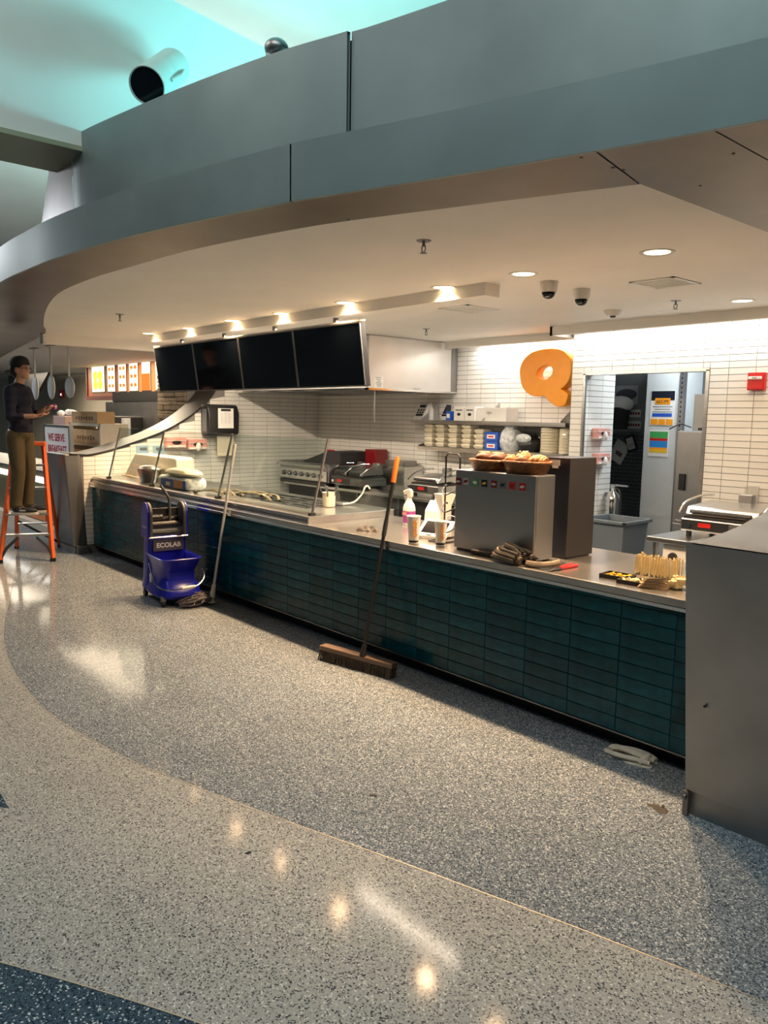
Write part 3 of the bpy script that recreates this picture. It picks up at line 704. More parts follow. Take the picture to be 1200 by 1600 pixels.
for a, b, lb in ((709,725,'left one of two small white boxes with a black oval mark on the upper shelf'),(725.5,742,'right one of two small white boxes with a black oval mark on the upper shelf')):
    x0, x1 = wx(a,645,6.70), wx(b,645,6.70)
    o = bx('white_box', lb, 'box', x0+.002, x1-.002, 6.70, 6.86, ZU, ZU+.165, 'paper', 'small white boxes')
    g = G().lathe([(.024,0),(.024,.002)], n=16, sx=1.15, sy=.75, T=frame((0,-.0805,.075), (1,0,0), (0,0,1))); obj('oval_mark', g, 'black', o)
    g = G().box((0,-.0805,.125), ((x1-x0)*.65,.001,.014)); obj('print_line', g, 'paper_text', o)
x0, x1 = wx(743,645,6.74), wx(791,645,6.74)
o = bx('white_carton', 'long low white carton with grey lettering behind the bracket on the upper shelf', 'box', x0, x1, 6.74, 6.95, ZU, ZU+.155, 'paper')
text('lettering', 'cyo', .055, frame((-.02,-.106,.10), (1,0,0), (0,0,1)), 'paper_text', o)
# clamshell stacks on the lower shelf
def clamshell():
    t = thing('takeout_container', '', 'takeout container', (0,0,0), 0, 'stacked takeout containers')
    obj('base_tray', G().lathe([(.70,.004),(.85,.016),(1.0,.034)], n=4, T=Matrix.Rotation(PI/4,4,'Z') @ Matrix.Diagonal((.105,.105,1,1))), 'pulp', t, bevel=.004)
    obj('lid', G().lathe([(1.0,.036),(.85,.05),(.70,.058)], n=4, T=Matrix.Rotation(PI/4,4,'Z') @ Matrix.Diagonal((.105,.105,1,1))), 'pulp', t, bevel=.004)
    return t
proto = clamshell(); first = True
for s, a in enumerate((673,691,711,732,752)):
    xc = wx(a, 690, 6.76)
    for k in range(5 if s < 4 else 4):
        o = proto if first else copy_tree(proto); first = False
        o.location = (xc+random.uniform(-.003,.003), 6.78+random.uniform(-.004,.004), ZL+.058*k); o.rotation_euler.z = random.uniform(-.03,.03)
        o['label'] = 'pulp takeout container, %s, in %s stack from left on lower shelf' % (['bottom one','second from bottom','third from bottom','fourth from bottom','top one'][k], ordn[s])
for k in range(2):
    x0, x1 = wx(758,690,6.70), wx(778,690,6.70)
    o = bx('blue_box', ('lower' if k == 0 else 'upper')+' one of two blue and white printed boxes on the lower shelf', 'box', x0, x1, 6.69, 6.80, ZL+.105*k, ZL+.105*k+.10, 'blue_print', 'blue printed boxes')
    obj('label_patch', G().box((0,-.056,.048), (.12,.002,.045)), 'paper', o); obj('red_print', G().box((0,-.0575,.048), (.08,.001,.016)), 'red', o)
# wrapped things
def bag(name, label, cat, c, r, m, knot=True, seed=1, n=20, h=12):
    rnd = random.Random(seed); g = G(); vs = []; fs = []
    for i in range(h+1):
        t = i/h; zz = r[2]*t
        k = (math.sin(PI*min(t*1.0+.12,1))**.35) if t < .85 else .75-(t-.85)*2.2
        for j in range(n):
            a = 2*PI*j/n; q = 1+.07*math.sin(5*a+seed+3*t)+rnd.uniform(-.05,.05)
            vs.append((r[0]*k*q*math.cos(a), r[1]*k*q*math.sin(a), zz*(1+rnd.uniform(-.02,.02)*(i > 0))))
    for i in range(h):
        for j in range(n): fs.append((i*n+j, i*n+(j+1) % n, (i+1)*n+(j+1) % n, (i+1)*n+j))
    fs.append(tuple(range(n))[::-1]); fs.append(tuple(h*n+j for j in range(n)))
    g.add(vs, fs); o = obj(name, g, m, smooth=True); o.location = c; return tag(o, label, cat)
x0, x1 = wx(780,690,6.75), wx(808,690,6.75)
bag('lid_sleeve', 'clear plastic sleeve of cup lids on the lower shelf', 'bag', ((x0+x1)/2, 6.80, ZL), ((x1-x0)/2*1.05, .13, .30), 'wrap', seed=3)
x0, x1 = wx(810,690,6.75), wx(841,690,6.75)
o = bag('black_bag', 'crumpled black plastic bag of supplies on the lower shelf', 'bag', ((x0+x1)/2, 6.80, ZL), ((x1-x0)/2, .12, .20), 'black', seed=5)
obj('shiny_film', G().ell((-.03,-.10,.15), (.11,.03,.05), 10, 6), 'wrap', o, smooth=True)
for k, (a, b) in enumerate(((842,868),(870,889))):
    x0, x1 = wx(a,690,6.75), wx(b,690,6.75); w = x1-x0
    t = thing('wrapped_lid_stack', '%s plastic-wrapped stack of brown paper bowls on the lower shelf' % ('left' if k == 0 else 'right'), 'bowl stack', ((x0+x1)/2, 6.81, ZL), 0, 'wrapped bowl stacks')
    prof = []
    for i in range(9): prof += [(w/2*.93, .03*i), (w/2, .03*i+.014), (w/2*.94, .03*i+.028)]
    obj('bowl_stack', G().lathe(prof, n=22), 'pulp', t, smooth=True)
    obj('film', G().lathe([(w/2*.97,0),(w/2*1.02,.01),(w/2*1.02,.27),(w/2*.8,.29)], n=22), 'clear_plastic', t, smooth=True)
# ------------------------------------------------------------------ orange letter
qo = [(690,330),(693,275),(718,215),(768,167),(830,142),(900,130),(960,130),(1015,142),(1052,172),(1078,212),(1086,262),(1082,320),(1066,372),(1036,415),(1001,441),(1030,460),(1062,482),(1052,525),(1036,562),(1000,576),(958,562),(918,530),(882,489),(850,492),(800,492),(760,477),(724,446),(702,400)]
YQ = 6.86
def qpt(a): p = U(680+a[0]/5, 520+a[1]/5, Y=YQ); return p
ctr = qpt((885,330))
cu = bpy.data.curves.new('letter', 'CURVE'); cu.dimensions = '2D'; cu.fill_mode = 'BOTH'; cu.extrude = .055; cu.bevel_depth = .006; cu.bevel_resolution = 1
def addspl(P):
    sp = cu.splines.new('POLY'); sp.points.add(len(P)-1); sp.use_cyclic_u = True
    for q, p in zip(sp.points, P): q.co = (p.x-ctr.x, p.z-ctr.z, 0, 1)
sharp = {14, 16, 22}
P = [qpt(a) for a in qo]; PS = []
for i in range(len(P)):
    a, b, c, d = P[i-1], P[i], P[(i+1) % len(P)], P[(i+2) % len(P)]
    if i in sharp: a = b
    if (i+1) % len(P) in sharp: d = c
    for k in range(3):
        u = k/3; PS.append(.5*((2*b)+(-a+c)*u+(2*a-5*b+4*c-d)*u*u+(-a+3*b-3*c+d)*u**3))
addspl(PS)
addspl([qpt((880+66*math.cos(a)+10*math.sin(a), 313-62*math.sin(a)-6*math.cos(a))) for a in [2*PI*i/28 for i in range(28)]])
to = bpy.data.objects.new('q', cu); COL.objects.link(to); dg = bpy.context.evaluated_depsgraph_get()
me = bpy.data.meshes.new_from_object(to.evaluated_get(dg)); bpy.data.objects.remove(to)
me.materials.clear(); me.materials.append(MATS['orange'])
o = bpy.data.objects.new('orange_letter', me); COL.objects.link(o); o.matrix_world = frame(ctr, (1,0,0), (0,0,1)); tag(o, 'big glossy orange letter Q mounted on the tiled wall', 'sign')
me.transform(Matrix.Translation((0,0,0)))
# ------------------------------------------------------------------ left wall things
t = thing('towel_dispenser', 'black rounded paper towel dispenser on the side wall with a taped notice', 'towel dispenser', (XL+.008, U(349,680,X=XL).y, 0))
y0, y1 = U(324,650,X=XL+.2).y, U(372,650,X=XL+.2).y; z0, z1 = U(348,682,X=XL+.2).z, U(348,632,X=XL+.2).z; yc = ROOTLOC[t.name].y
g = G().prism([(0,z0+.06),(.04,z0),(.18,z0+.015),(.22,z0+.05),(.23,z1-.12),(.18,z1-.01),(.10,z1),(0,z1)], y1-y0, frame((0,y0-yc,0), (1,0,0), (0,0,1)) @ Matrix.Diagonal((1,1,-1,1)))
obj('housing', g, 'black', t, bevel=.02, seg=3, smooth=True)
g = G().box((.235,(y0+y1)/2-yc+.02,(z0+z1)/2+.03), (.004,(y1-y0)*.5,(z1-z0)*.62)); nt = obj('notice', g, 'paper', t)
g = G().box((.238,(y0+y1)/2-yc+.02,z1-.075), (.001,(y1-y0)*.32,.03)); obj('heading', g, 'black', nt)
g = G()
for c in range(3):
    for r in range(8): g.box((.238,(y0+y1)/2-yc-.04+c*.055,z1-.12-r*.018), (.001,.038,.006))
obj('print_lines', g, 'letter_grey', nt)['kind'] = 'stuff'
g = G(); zt = U(352,712,X=XL+.15).z; yt0, yt1 = U(340,695,X=XL+.15).y-yc, U(366,695,X=XL+.15).y-yc
g.prism([(.12,z0+.02),(.135,z0-.03),(.13,zt+.04),(.14,zt),(.137,zt),(.127,zt+.04),(.132,z0-.03),(.117,z0+.02)], yt1-yt0, frame((0,yt1,0),(1,0,0),(0,0,1)))
obj('paper_towel', g, 'cream_plastic', t)
obj('side_window', G().box((.11,y0-yc-.003,(z0+z1)/2), (.12,.006,(z1-z0)*.7)), 'grey_plastic', t, bevel=.002)
def glove_holder(c, nrm, al, label, s=1.0, tuft=True):
    """wire-fronted glove box dispenser; c centre on wall, nrm outward, al along the wall"""
    t = thing('glove_dispenser', label, 'glove dispenser', c, 0, 'glove dispensers'); n = Vector(nrm); a = Vector(al); u = Vector((0,0,1)); T = Matrix(((a.x,u.x,n.x,0),(a.y,u.y,n.y,0),(a.z,u.z,n.z,0),(0,0,0,1)))
    obj('glove_box', G().box((0,0,.045*s), (.24*s,.115*s,.08*s), T), 'pink', t, bevel=.004)
    obj('opening', G().lathe([(.045*s,.0852*s),(.045*s,.087*s)], n=18, sx=1.3, sy=.55, T=T), 'black', t)
    obj('white_panel', G().box((0,-.042*s,.0855*s), (.22*s,.018*s,.002), T), 'paper', t)
    g = G()
    for yy in (-.055*s, 0.02*s): g.tube([T @ Vector((-.125*s,yy,0)), T @ Vector((-.125*s,yy,.095*s)), T @ Vector((.125*s,yy,.095*s)), T @ Vector((.125*s,yy,0))], .003, 6)
    obj('wire_holder', g, 'white_plastic', t)
    if tuft: obj('glove', G().ell((.0,-.03*s,.10*s), (.035*s,.055*s,.025*s), 9, 6, T), 'paper', t, smooth=True)
c = U(271,691,X=XL+.01); glove_holder(c, (1,0,0), (0,1,0), 'pink glove box in a wire holder on the side wall, left of two', 1.15, False)
c = U(304,694,X=XL+.01); glove_holder(c, (1,0,0), (0,1,0), 'pink glove box with a white glove hanging out beside the towel dispenser', 1.15)
for k, (a, b) in enumerate(((213,232),(239,256))):
    p0, p1 = U(a,703,X=XL+.012), U(b,703,X=XL+.012)
    o = obj('blue_card', G().box((0,0,0), (.008,p1.y-p0.y,.11)), 'blue_card', None); o.location = (XL+.012,(p0.y+p1.y)/2,p0.z); tag(o, '%s pale blue instruction card on the side wall' % ('left' if k == 0 else 'right'), 'notice', 'blue wall cards')
    obj('print', G().box((.0045,0.01,.01), (.001,(p1.y-p0.y)*.6,.04)), 'grey_plastic', o)
# ------------------------------------------------------------------ cooking line along the back wall
bc = thing('back_counter', 'low steel work counter with dark open front along the back wall', 'counter', (-7.0, 6.6, 0))
g = G().bb((-9.3,6.22,.765), (-5.35,YB-.01,.80)); obj('top', g, 'steel', bc, bevel=.004, world=True)
g = G().bb((-9.28,6.30,.12), (-5.37,YB-.01,.765)); obj('cabinet', g, 'black', bc, world=True)
for xx in (-7.7,-6.9,-6.2):
    obj('door_frame', G().bb((xx-.02,6.285,.14), (xx+.02,6.30,.76)), 'steel_dark', bc, world=True)
for xx in (-9.2,-7.4,-5.45):
    for yy in (6.3,6.9): obj('leg', G().cyl((xx,yy,0),(xx,yy,.12),.022,n=10), 'steel', bc, world=True)
ZT = .80
# charbroiler range
t = thing('charbroiler', 'steel charbroiler with a row of front knobs beside the side wall', 'grill', (-8.70, 6.5, ZT))
w = 1.15
obj('body', G().bb((-w/2,-.36,.05), (w/2,.38,.30)), 'steel_dull', t, bevel=.01)
obj('control_panel', G().bb((-w/2+.01,-.385,.07), (w/2-.01,-.36,.21)), 'steel', t, bevel=.004)
obj('front_rail', G().tube([(-w/2,-.40,.27),(w/2,-.40,.27)], .022, 10), 'steel', t)
for k in range(7):
    kn = obj('knob', G().lathe([(.032,0),(.03,.02),(.02,.035)], n=14, T=frame((-w/2+.15+k*.143,-.385,.14),(1,0,0),(0,0,1))), 'steel_dark', t, smooth=True)
obj('drip_tray', G().bb((-w/2+.05,-.39,.005), (w/2-.05,.2,.05)), 'black', t, bevel=.004)
obj('grate_hood', G().prism([(-.25,.30),(.62,.30),(.62,.46),(.35,.47)], .5, frame((0,.3,0),(1,0,0),(0,0,1))), 'dark_grey', t)
for k in range(4): obj('foot', G().cyl((-w/2+.1+(k % 2)*(w-.2),-.25+(k//2)*.5,0),(-w/2+.1+(k % 2)*(w-.2),-.25+(k//2)*.5,.05),.02,n=8), 'black', t)
# solid dark red shape put in for a red reflection in the end glass
t = thing('red_reflection_body', 'dark red curved shape standing in for a red reflection in the glass end panel', 'stand', (-7.93, 6.86, ZT))
obj('curved_panel', G().prism([(-.17,0),(.30,0),(.22,.06),(.12,.18),(.07,.32),(.05,.50),(-.17,.50)], .22, frame((0,.1,0),(1,0,0),(0,0,1))), 'dark_red', t, bevel=.01)
obj('foot_plate', G().bb((-.18,-.11,0),(.31,.1,.012)), 'dark_red', t)
p = U(516,712,Y=YB-.02); o = bx('safety_sign', 'small red and white safety sign on the back wall', 'sign', p.x-.10, p.x+.10, YB-.022, YB-.012, p.z-.09, p.z+.09, 'red', bevel=.001)
for k in range(3): obj('print_line', G().box((-.045,-.0062,.045+k*.045), (.075,.002,.018)), 'paper', o)
obj('arrow_symbol', G().box((.055,-.0062,.09), (.05,.002,.13)), 'paper', o)
# panini presses
def press(name, label, loc, rz, w=.45, d=.42, handles=1, metal='steel', body='steel'):
    t = thing(name, label, 'grill press', loc, rz, 'panini presses')
    for sx_ in (-1,1):
        for sy_ in (-1,1): obj('foot', G().cyl((sx_*(w/2-.05),sy_*(d/2-.05),0),(sx_*(w/2-.05),sy_*(d/2-.05),.05),.022,n=10), 'black', t)
    obj('base', G().bb((-w/2,-d/2,.05),(w/2,d/2,.15)), body, t, bevel=.008)
    obj('lower_plate', G().bb((-w/2+.02,-d/2+.01,.15),(w/2-.02,d/2-.03,.172)), 'dark_grey', t)
    pn = obj('control_panel', G().bb((-w/2+.01,-d/2-.006,.065),(w/2*.25,-d/2,.14)), 'black', t, bevel=.002)
    obj('dial', G().lathe([(.024,0),(.02,.018)], n=16, T=frame((-w/2+.07,-d/2-.006,.10),(1,0,0),(0,0,1))), 'chrome', pn)
    obj('red_display', G().bb((-w/2+.15,-d/2-.009,.09),(-w/2+.25,-d/2-.006,.125)), 'red', pn)
    obj('side_lever', G().tube([(-w/2-.0,-d/2+.03,.11),(-w/2-.06,-d/2+.03,.115)], .014, 8), 'black', t)
    for h in range(handles):
        hw = w/handles; xc = -w/2+hw*(h+.5)
        obj('lid', G().prism([(-d/2+.02,.18),(d/2-.03,.20),(d/2-.06,.27),(-d/2+.05,.245)], hw-.05, frame((xc-hw/2+.025,0,0),(0,1,0),(0,0,1))), metal, t, bevel=.008)
        obj('grip_bar', G().tube([(xc-hw/2+.07,-d/2+.01,.21),(xc+hw/2-.07,-d/2+.01,.21)], .016, 8), 'black', t)
        P_ = spline([(xc-hw/2+.0,-d/2-.03,.20),(xc-hw/2-.01,-d/2+.08,.27),(xc-hw/2+.02,0.02,.315),(xc-hw/2+.06,d/2-.08,.32)], 6)
        obj('arm', G().tube(P_, .010, 8), 'chrome', t)
        P_ = [Vector((2*xc-q.x, q.y, q.z)) for q in P_]; obj('arm', G().tube(P_, .010, 8), 'chrome', t)
        obj('hinge', G().bb((xc-.06,d/2-.06,.15),(xc+.06,d/2,.34)), 'steel_dull', t, bevel=.01)
    return t
press('panini_press', 'steel panini press on the back counter behind the black wire rack', (wx(684,772,6.55), 6.52, ZT), 0, .48)
press('double_press', 'dark double panini press with two arched handles behind the glass end panel', (wx(563,770,6.5)+.10, 6.38, ZT), 0, .64, .42, 2, 'steel_dark', 'steel_dark')
x0, x1 = wx(603,740,6.75), wx(641,740,6.75)
t = thing('steel_cabinet', 'small upright steel cabinet on the back counter', 'cabinet', ((x0+x1)/2, 6.8, ZT)); h = U(620,728,Y=6.7).z-ZT
obj('body', G().bb((-(x1-x0)/2,-.16,0),((x1-x0)/2,.18,h)), 'steel', t, bevel=.004); obj('top_cap', G().bb((-(x1-x0)/2+.06,-.12,h),((x1-x0)/2-.06,.12,h+.07)), 'steel_dull', t, bevel=.004)
obj('door_seam', G().bb((-.003,-.164,.02),(.003,-.16,h-.02)), 'steel_dark', t)
# ------------------------------------------------------------------ things on the doorway wall
o = thing('fire_alarm', 'red fire alarm pull box on the tiled wall right of the doorway', 'fire alarm', (-2.826, YD-.008, 2.015))
obj('housing', G().bb((-.07,-.05,0),(.07,0,.145)), 'red', o, bevel=.006); obj('pull_handle', G().bb((-.06,-.062,.088),(.05,-.05,.112)), 'paper', o, bevel=.004); obj('lower_flap', G().bb((-.06,-.055,.01),(.06,-.05,.07)), 'red', o)
text('lettering', 'FIRE', .022, frame((-.005,-.0625,.1), (1,0,0), (0,0,1)), 'dark_grey', o)
# ------------------------------------------------------------------ right work table
tt = thing('prep_table', 'steel prep table below the doorway wall at the right', 'table', (-2.4, 6.1, 0))
ZP = .83
g = G().bb((-3.20,5.62,ZP-.04),(-1.62,YD-.02,ZP)); obj('top', g, 'steel', tt, bevel=.004, world=True)
for xx in (-3.15,-1.7):
    for yy in (5.68,6.52): obj('leg', G().cyl((xx,yy,0),(xx,yy,ZP-.04),.022,n=10), 'steel', tt, world=True)
press('panini_press', 'steel panini press with red display on the prep table by the doorway', (wx(1150,815,6.15), 6.1, ZP), 0, .62, .5)
t = thing('undercounter_machine', 'white machine with a round dial and dark window under the prep table', 'appliance', (-2.72, 5.95, 0))
obj('body', G().bb((-.36,-.28,.02),(.36,.5,.775)), 'white_plastic', t, bevel=.01); obj('door_window', G().bb((-.24,-.30,.1),(.3,-.28,.55)), 'black_gloss', t, bevel=.03)
obj('dial', G().lathe([(.04,0),(.035,.02)], n=18, T=frame((-.27,-.28,.68),(1,0,0),(0,0,1))), 'dark_grey', t); 
for k in range(4): obj('foot', G().cyl((-.3+.6*(k % 2),-.2+.6*(k//2),0),(-.3+.6*(k % 2),-.2+.6*(k//2),.02),.03,n=8), 'black', t)
p = U(1168,785,Y=6.5); t = thing('soap_dispenser', 'small clear dispenser with a dark spout on the tiled wall above the press', 'dispenser', (p.x, YD-.009, p.z))
obj('reservoir', G().bb((-.04,-.08,.0),(.04,0,.13)), 'clear_plastic', t, bevel=.006); obj('back_plate', G().bb((-.045,-.012,-.005),(.045,0,.135)), 'white_plastic', t); obj('spout', G().lathe([(.012,-.02),(.02,.0),(.02,.06)], (0,-.045,0), n=12), 'black', t)
# ------------------------------------------------------------------ room beyond the doorway
YR = 8.45
g = G().bb((-7.5, YR, 0), (-2.0, YR+.1, 2.9)); wr = struct('wall_backroom', g, 'room_grey', 'dark grey wall of the back room seen through the doorway', 'wall')
g = G().bb((-2.1, YD+.12, 0), (-2.0, YR, 2.9)); struct('wall_backroom_side', g, 'room_white', 'pale side wall of the back room', 'wall')
g = G().bb((-7.5, YD+.12, 2.70), (-2.0, YR, 2.78)); struct('ceiling_backroom', g, 'white_paint', 'white ceiling of the back room', 'ceiling')
YS = U(958,640,X=-4.53).y
g = G().bb((-4.65, YD+.121, 0), (-4.527, YS, 2.70)); ws = struct('wall_doorside', g, 'grout', 'white tiled return wall just inside the doorway', 'wall')
tiled(ws, 'y', -4.527, YD+.022, YS, .5, 2.68, YS, 1)
lamp('AREA', 'backroom_light', (-3.7, 7.5, 2.68), 30, (.88,.96,1), (-3.7,7.5,0), shape='RECTANGLE', size=.9, size_y=.5)
for zc, lb in ((677,'pink glove box with a white glove in a wire holder inside the doorway'),(716,'lower pink glove box in a wire holder inside the doorway')):
    c = U(934, zc, X=-4.518); glove_holder(c, (1,0,0), (0,1,0), lb, .9)
# tall white panel cabinet with posters
YP = 7.75
x0, x1 = U(1005,700,Y=YP).x, U(1056,700,Y=YP).x
wc = thing('tall_white_cabinet', 'tall plain white cabinet with posters inside the doorway', 'cabinet', ((x0+x1)/2, YP+.2, 0))
obj('body', G().bb((x0,YP,0),(x1,YP+.5,2.45)), 'room_white', wc, bevel=.004, world=True)
g = G().bb((x1,YP-.01,0),(x1+.06,YP+.04,2.45)); rail = obj('slotted_rail', g, 'steel_dull', wc, world=True)
g = G()
for k in range(40): g.box((x1+.03,YP-.0105,.3+k*.05), (.014,.002,.02))
r_ = obj('slots', g, 'black', rail, world=True); r_['kind'] = 'stuff'
a, b = U(1018,611,Y=YP), U(1053,665,Y=YP)
po = thing('recipe_poster', 'recipe poster with orange heading on the white cabinet', 'poster', ((a.x+b.x)/2, YP-.003, (a.z+b.z)/2)); w, h = b.x-a.x, a.z-b.z
obj('sheet', G().box((0,0,0), (w,.003,h)), 'paper', po); obj('dark_picture', G().box((0,-.002,h*.36), (w*.95,.002,h*.27)), 'navy_box', po)
obj('orange_banner', G().box((0,-.003,h*.2), (w*.62,.002,h*.18)), 'orange', po); text('lettering', 'RECIPE', h*.13, frame((0,-.0045,h*.19), (1,0,0), (0,0,1)), 'navy_box', po)
for k in range(3): obj('print_line', G().box((0,-.002,h*(.04-.075*k)), (w*(.8-.15*(k == 1)),.001,h*.02)), 'paper_text', po)
obj('blue_bar', G().box((0,-.002,-h*.2), (w*.8,.001,h*.1)), 'blue_print', po)
for k in range(3): obj('orange_square', G().box((w*(-.31+.31*k),-.002,-h*.40), (w*.28,.001,h*.17)), 'orange', po)
a, b = U(1015,672,Y=YP), U(1043,714,Y=YP)
po = thing('colour_chart', 'colour-banded storage chart on the white cabinet below the recipe poster', 'poster', ((a.x+b.x)/2, YP-.003, (a.z+b.z)/2)); w, h = b.x-a.x, a.z-b.z
obj('sheet', G().box((0,0,0), (w,.003,h)), 'paper', po); zz = h*.46
for m_, f_ in (('green',.26),('red',.10),('blue',.26),('orange',.07),('yellow',.13)):
    obj('band', G().box((0,-.002,zz-h*f_/2), (w*.92,.001,h*f_*.96)), m_, po); zz -= h*f_
# fridge and box on it
YE = 7.3
x0, x1 = U(1055,750,Y=YE).x, U(1110,750,Y=YE).x; zt = U(1075,673,Y=YE).z
fr = thing('steel_fridge', 'steel upright fridge with a black handle inside the doorway', 'fridge', ((x0+x1)/2, YE+.2, 0))
obj('body', G().bb((x0,YE,.1),(x1,YE+.6,zt)), 'steel_dull', fr, bevel=.006, world=True); obj('door', G().bb((x0+.01,YE-.03,.75),(x1-.01,YE,zt-.01)), 'steel_dull', fr, bevel=.004, world=True)
obj('lower_door', G().bb((x0+.01,YE-.03,.12),(x1-.01,YE,.73)), 'steel_dull', fr, bevel=.004, world=True)
a, b = U(1062,740,Y=YE-.03), U(1070,766,Y=YE-.03); obj('handle', G().bb((a.x,YE-.05,b.z),(b.x,YE-.03,a.z)), 'black', fr, bevel=.002, world=True)
obj('base', G().bb((x0+.03,YE+.03,0),(x1-.03,YE+.57,.1)), 'black', fr, world=True)
a, b = U(1090,616,Y=7.5), U(1112,670,Y=7.5); t = thing('control_box', 'grey control box standing on the steel fridge', 'box', ((a.x+b.x)/2, 7.5, zt))
obj('housing', G().bb((-(b.x-a.x)/2,-.06,0),((b.x-a.x)/2,.1,a.z-zt)), 'steel_dull', t, bevel=.004); obj('cord', G().tube(spline([(-.1,-.05,.03),(-.2,-.07,.06),(-.28,-.08,.03),(-.32,-.08,.008)],5), .006, 6), 'black', t); obj('foot_knob', G().bb((-.02,-.075,.005),(.03,-.06,.03)), 'black', t)
# diamond plate, extinguisher, bin, pinned papers
a, b = U(955,678,Y=YR-.03), U(1012,678,Y=YR-.03)
dp = thing('diamond_plate', 'dark diamond-plate metal panel on the back room wall', 'wall panel', ((a.x+b.x)/2, YR-.012, 0))
obj('sheet', G().bb((a.x-.2,YR-.014,.1),(b.x,YR-.002,a.z)), 'diamond_plate', dp, world=True)
g = G()
for i in range(26):
    for j in range(30):
        xx = a.x-.2+.03+i*.033; zz = a.z-.05-j*.045
        if xx > b.x-.02: continue
        T = Matrix.Translation((xx, YR-.0145, zz)) @ Matrix.Rotation(.7 if (i+j) % 2 else -.7, 4, 'Y'); g.box((0,0,0), (.026,.004,.008), T)
o = obj('raised_treads', g, 'steel', dp, world=True); o['kind'] = 'stuff'
a, b = U(963,603,Y=YR), U(996,632,Y=YR); o = bx('pinned_diagram', 'faded paper diagram pinned high on the back room wall', 'poster', a.x, b.x, YR-.006, YR-.002, b.z, a.z, 'letter_grey', bevel=0)
obj('faded_drawing', G().lathe([(.11,0),(.11,.001)], n=18, sx=1.3, sy=.6, T=frame((0,-.0025,.12),(1,0,0),(0,0,1))), 'grey_plastic', o)
x0, x1 = U(958,668,Y=8.2).x, U(984,668,Y=8.2).x; zs = U(970,671,Y=8.2).z
ws2 = thing('utility_shelf', 'narrow steel shelf in the back room holding a black bin', 'shelf', ((x0+x1)/2, 8.3, zs)); obj('board', G().bb((x0-.25-(x0+x1)/2,-.15,-.02),((x1-x0)/2,.14,0)), 'steel', ws2); obj('upright', G().bb((-(x1-x0)/2-.1,-.14,-.02),(-(x1-x0)/2-.07,-.11,.75)), 'white_plastic', ws2); obj('upper_rail', G().bb((-(x1-x0)/2-.1,-.14,.70),((x1-x0)/2,-.11,.73)), 'steel', ws2)
t = thing('lined_pail', 'black pail with a white plastic liner on the back room shelf', 'pail', (U(963,668,Y=8.25).x, 8.28, zs)); obj('pail', G().lathe([(.11,0),(.14,.26)], n=20), 'black', t, smooth=True)
obj('liner', G().ell((0.02,0,.30), (.16,.14,.10), 14, 8), 'paper', t, smooth=True)
for k in range(2):
    z_ = U(984,602+75,Y=YR).z+.2-.16*k+.1
    a, b = U(978,640+k*18,Y=YR), U(1001,652+k*18,Y=YR)
    o = bx('notice_strip', '%s strip of printed notices on the back room wall' % ('upper' if k == 0 else 'lower'), 'notice', a.x, b.x, YR-.007, YR-.003, b.z, a.z, 'paper', bevel=0)
    for j in range(5): obj('red_mark', G().box((-.06+.035*j,-.003,(a.z-b.z)*.5), (.022,.001,.03)), 'dark_red', o)
for k, (px_, py_, rt, w, h, lb) in enumerate(((966,706,.5,.20,.26,'tilted white printed sheet hanging on the diamond-plate panel'),(984,693,-.35,.13,.19,'small black-framed card hanging on the diamond-plate panel'))):
    p = U(px_, py_, Y=YR-.05); t = thing('hanging_card', lb, 'notice', (p.x, YR-.03, p.z)); T = Matrix.Rotation(rt, 4, 'Y')
    obj('board', G().box((0,0,0), (w,.006,h), T), 'black' if k else 'paper', t); obj('printed_sheet', G().box((0,-.004,0), (w*.72,.002,h*.78), T), 'paper', t); obj('print_block', G().box((0.01,-.0055,-.02), (w*.45,.001,h*.2), T), 'paper_text' if k == 0 else 'letter_grey', t)
p = U(957,808,Y=7.0); t = thing('fire_extinguisher', 'silver fire extinguisher with black hose hanging inside the doorway', 'fire extinguisher', (U(957,790,Y=7.05).x, 7.05, U(957,815,Y=7.05).z-.1)); 
obj('cylinder', G().lathe([(.065,0),(.075,.02),(.078,.32),(.06,.39),(.025,.42),(.02,.45)], n=22), 'chrome', t, smooth=True)
obj('valve', G().bb((-.025,-.02,.44),(.03,.02,.49)), 'steel', t, bevel=.004); obj('lever', G().bb((0,-.012,.475),(.17,.012,.492)), 'steel', t); obj('hose', G().tube(spline([(.02,-.01,.46),(.09,-.02,.42),(.11,-.03,.28),(.10,-.03,.05),(.085,-.03,-.02)],6), .011, 8), 'black', t)
obj('hanger', G().bb((-.09,-.02,.36),(-.05,.02,.40)), 'steel_dark', t)
p = U(958,810,Y=6.25); h = p.z
t = thing('waste_bin', 'grey rectangular waste bin in front of the doorway', 'bin', (p.x, 6.3, 0))
obj('body', G().lathe([(.72,0),(.98,h-.04),(1.0,h-.04),(1.0,h-.015),(.93,h-.015),(.90,h-.05),(.70,.05)], n=4, T=Matrix.Rotation(PI/4,4,'Z') @ Matrix.Diagonal((.30,.30,1,1)) ), 'bin_grey', t, bevel=.01)
g = G()
for a_, b_ in (((-.235,-.235,h-.03),(.235,-.205,h)),((-.235,.205,h-.03),(.235,.235,h)),((-.235,-.235,h-.03),(-.205,.235,h)),((.205,-.235,h-.03),(.235,.235,h))): g.bb(a_, b_)
obj('rim', g, 'bin_grey', t, bevel=.006)
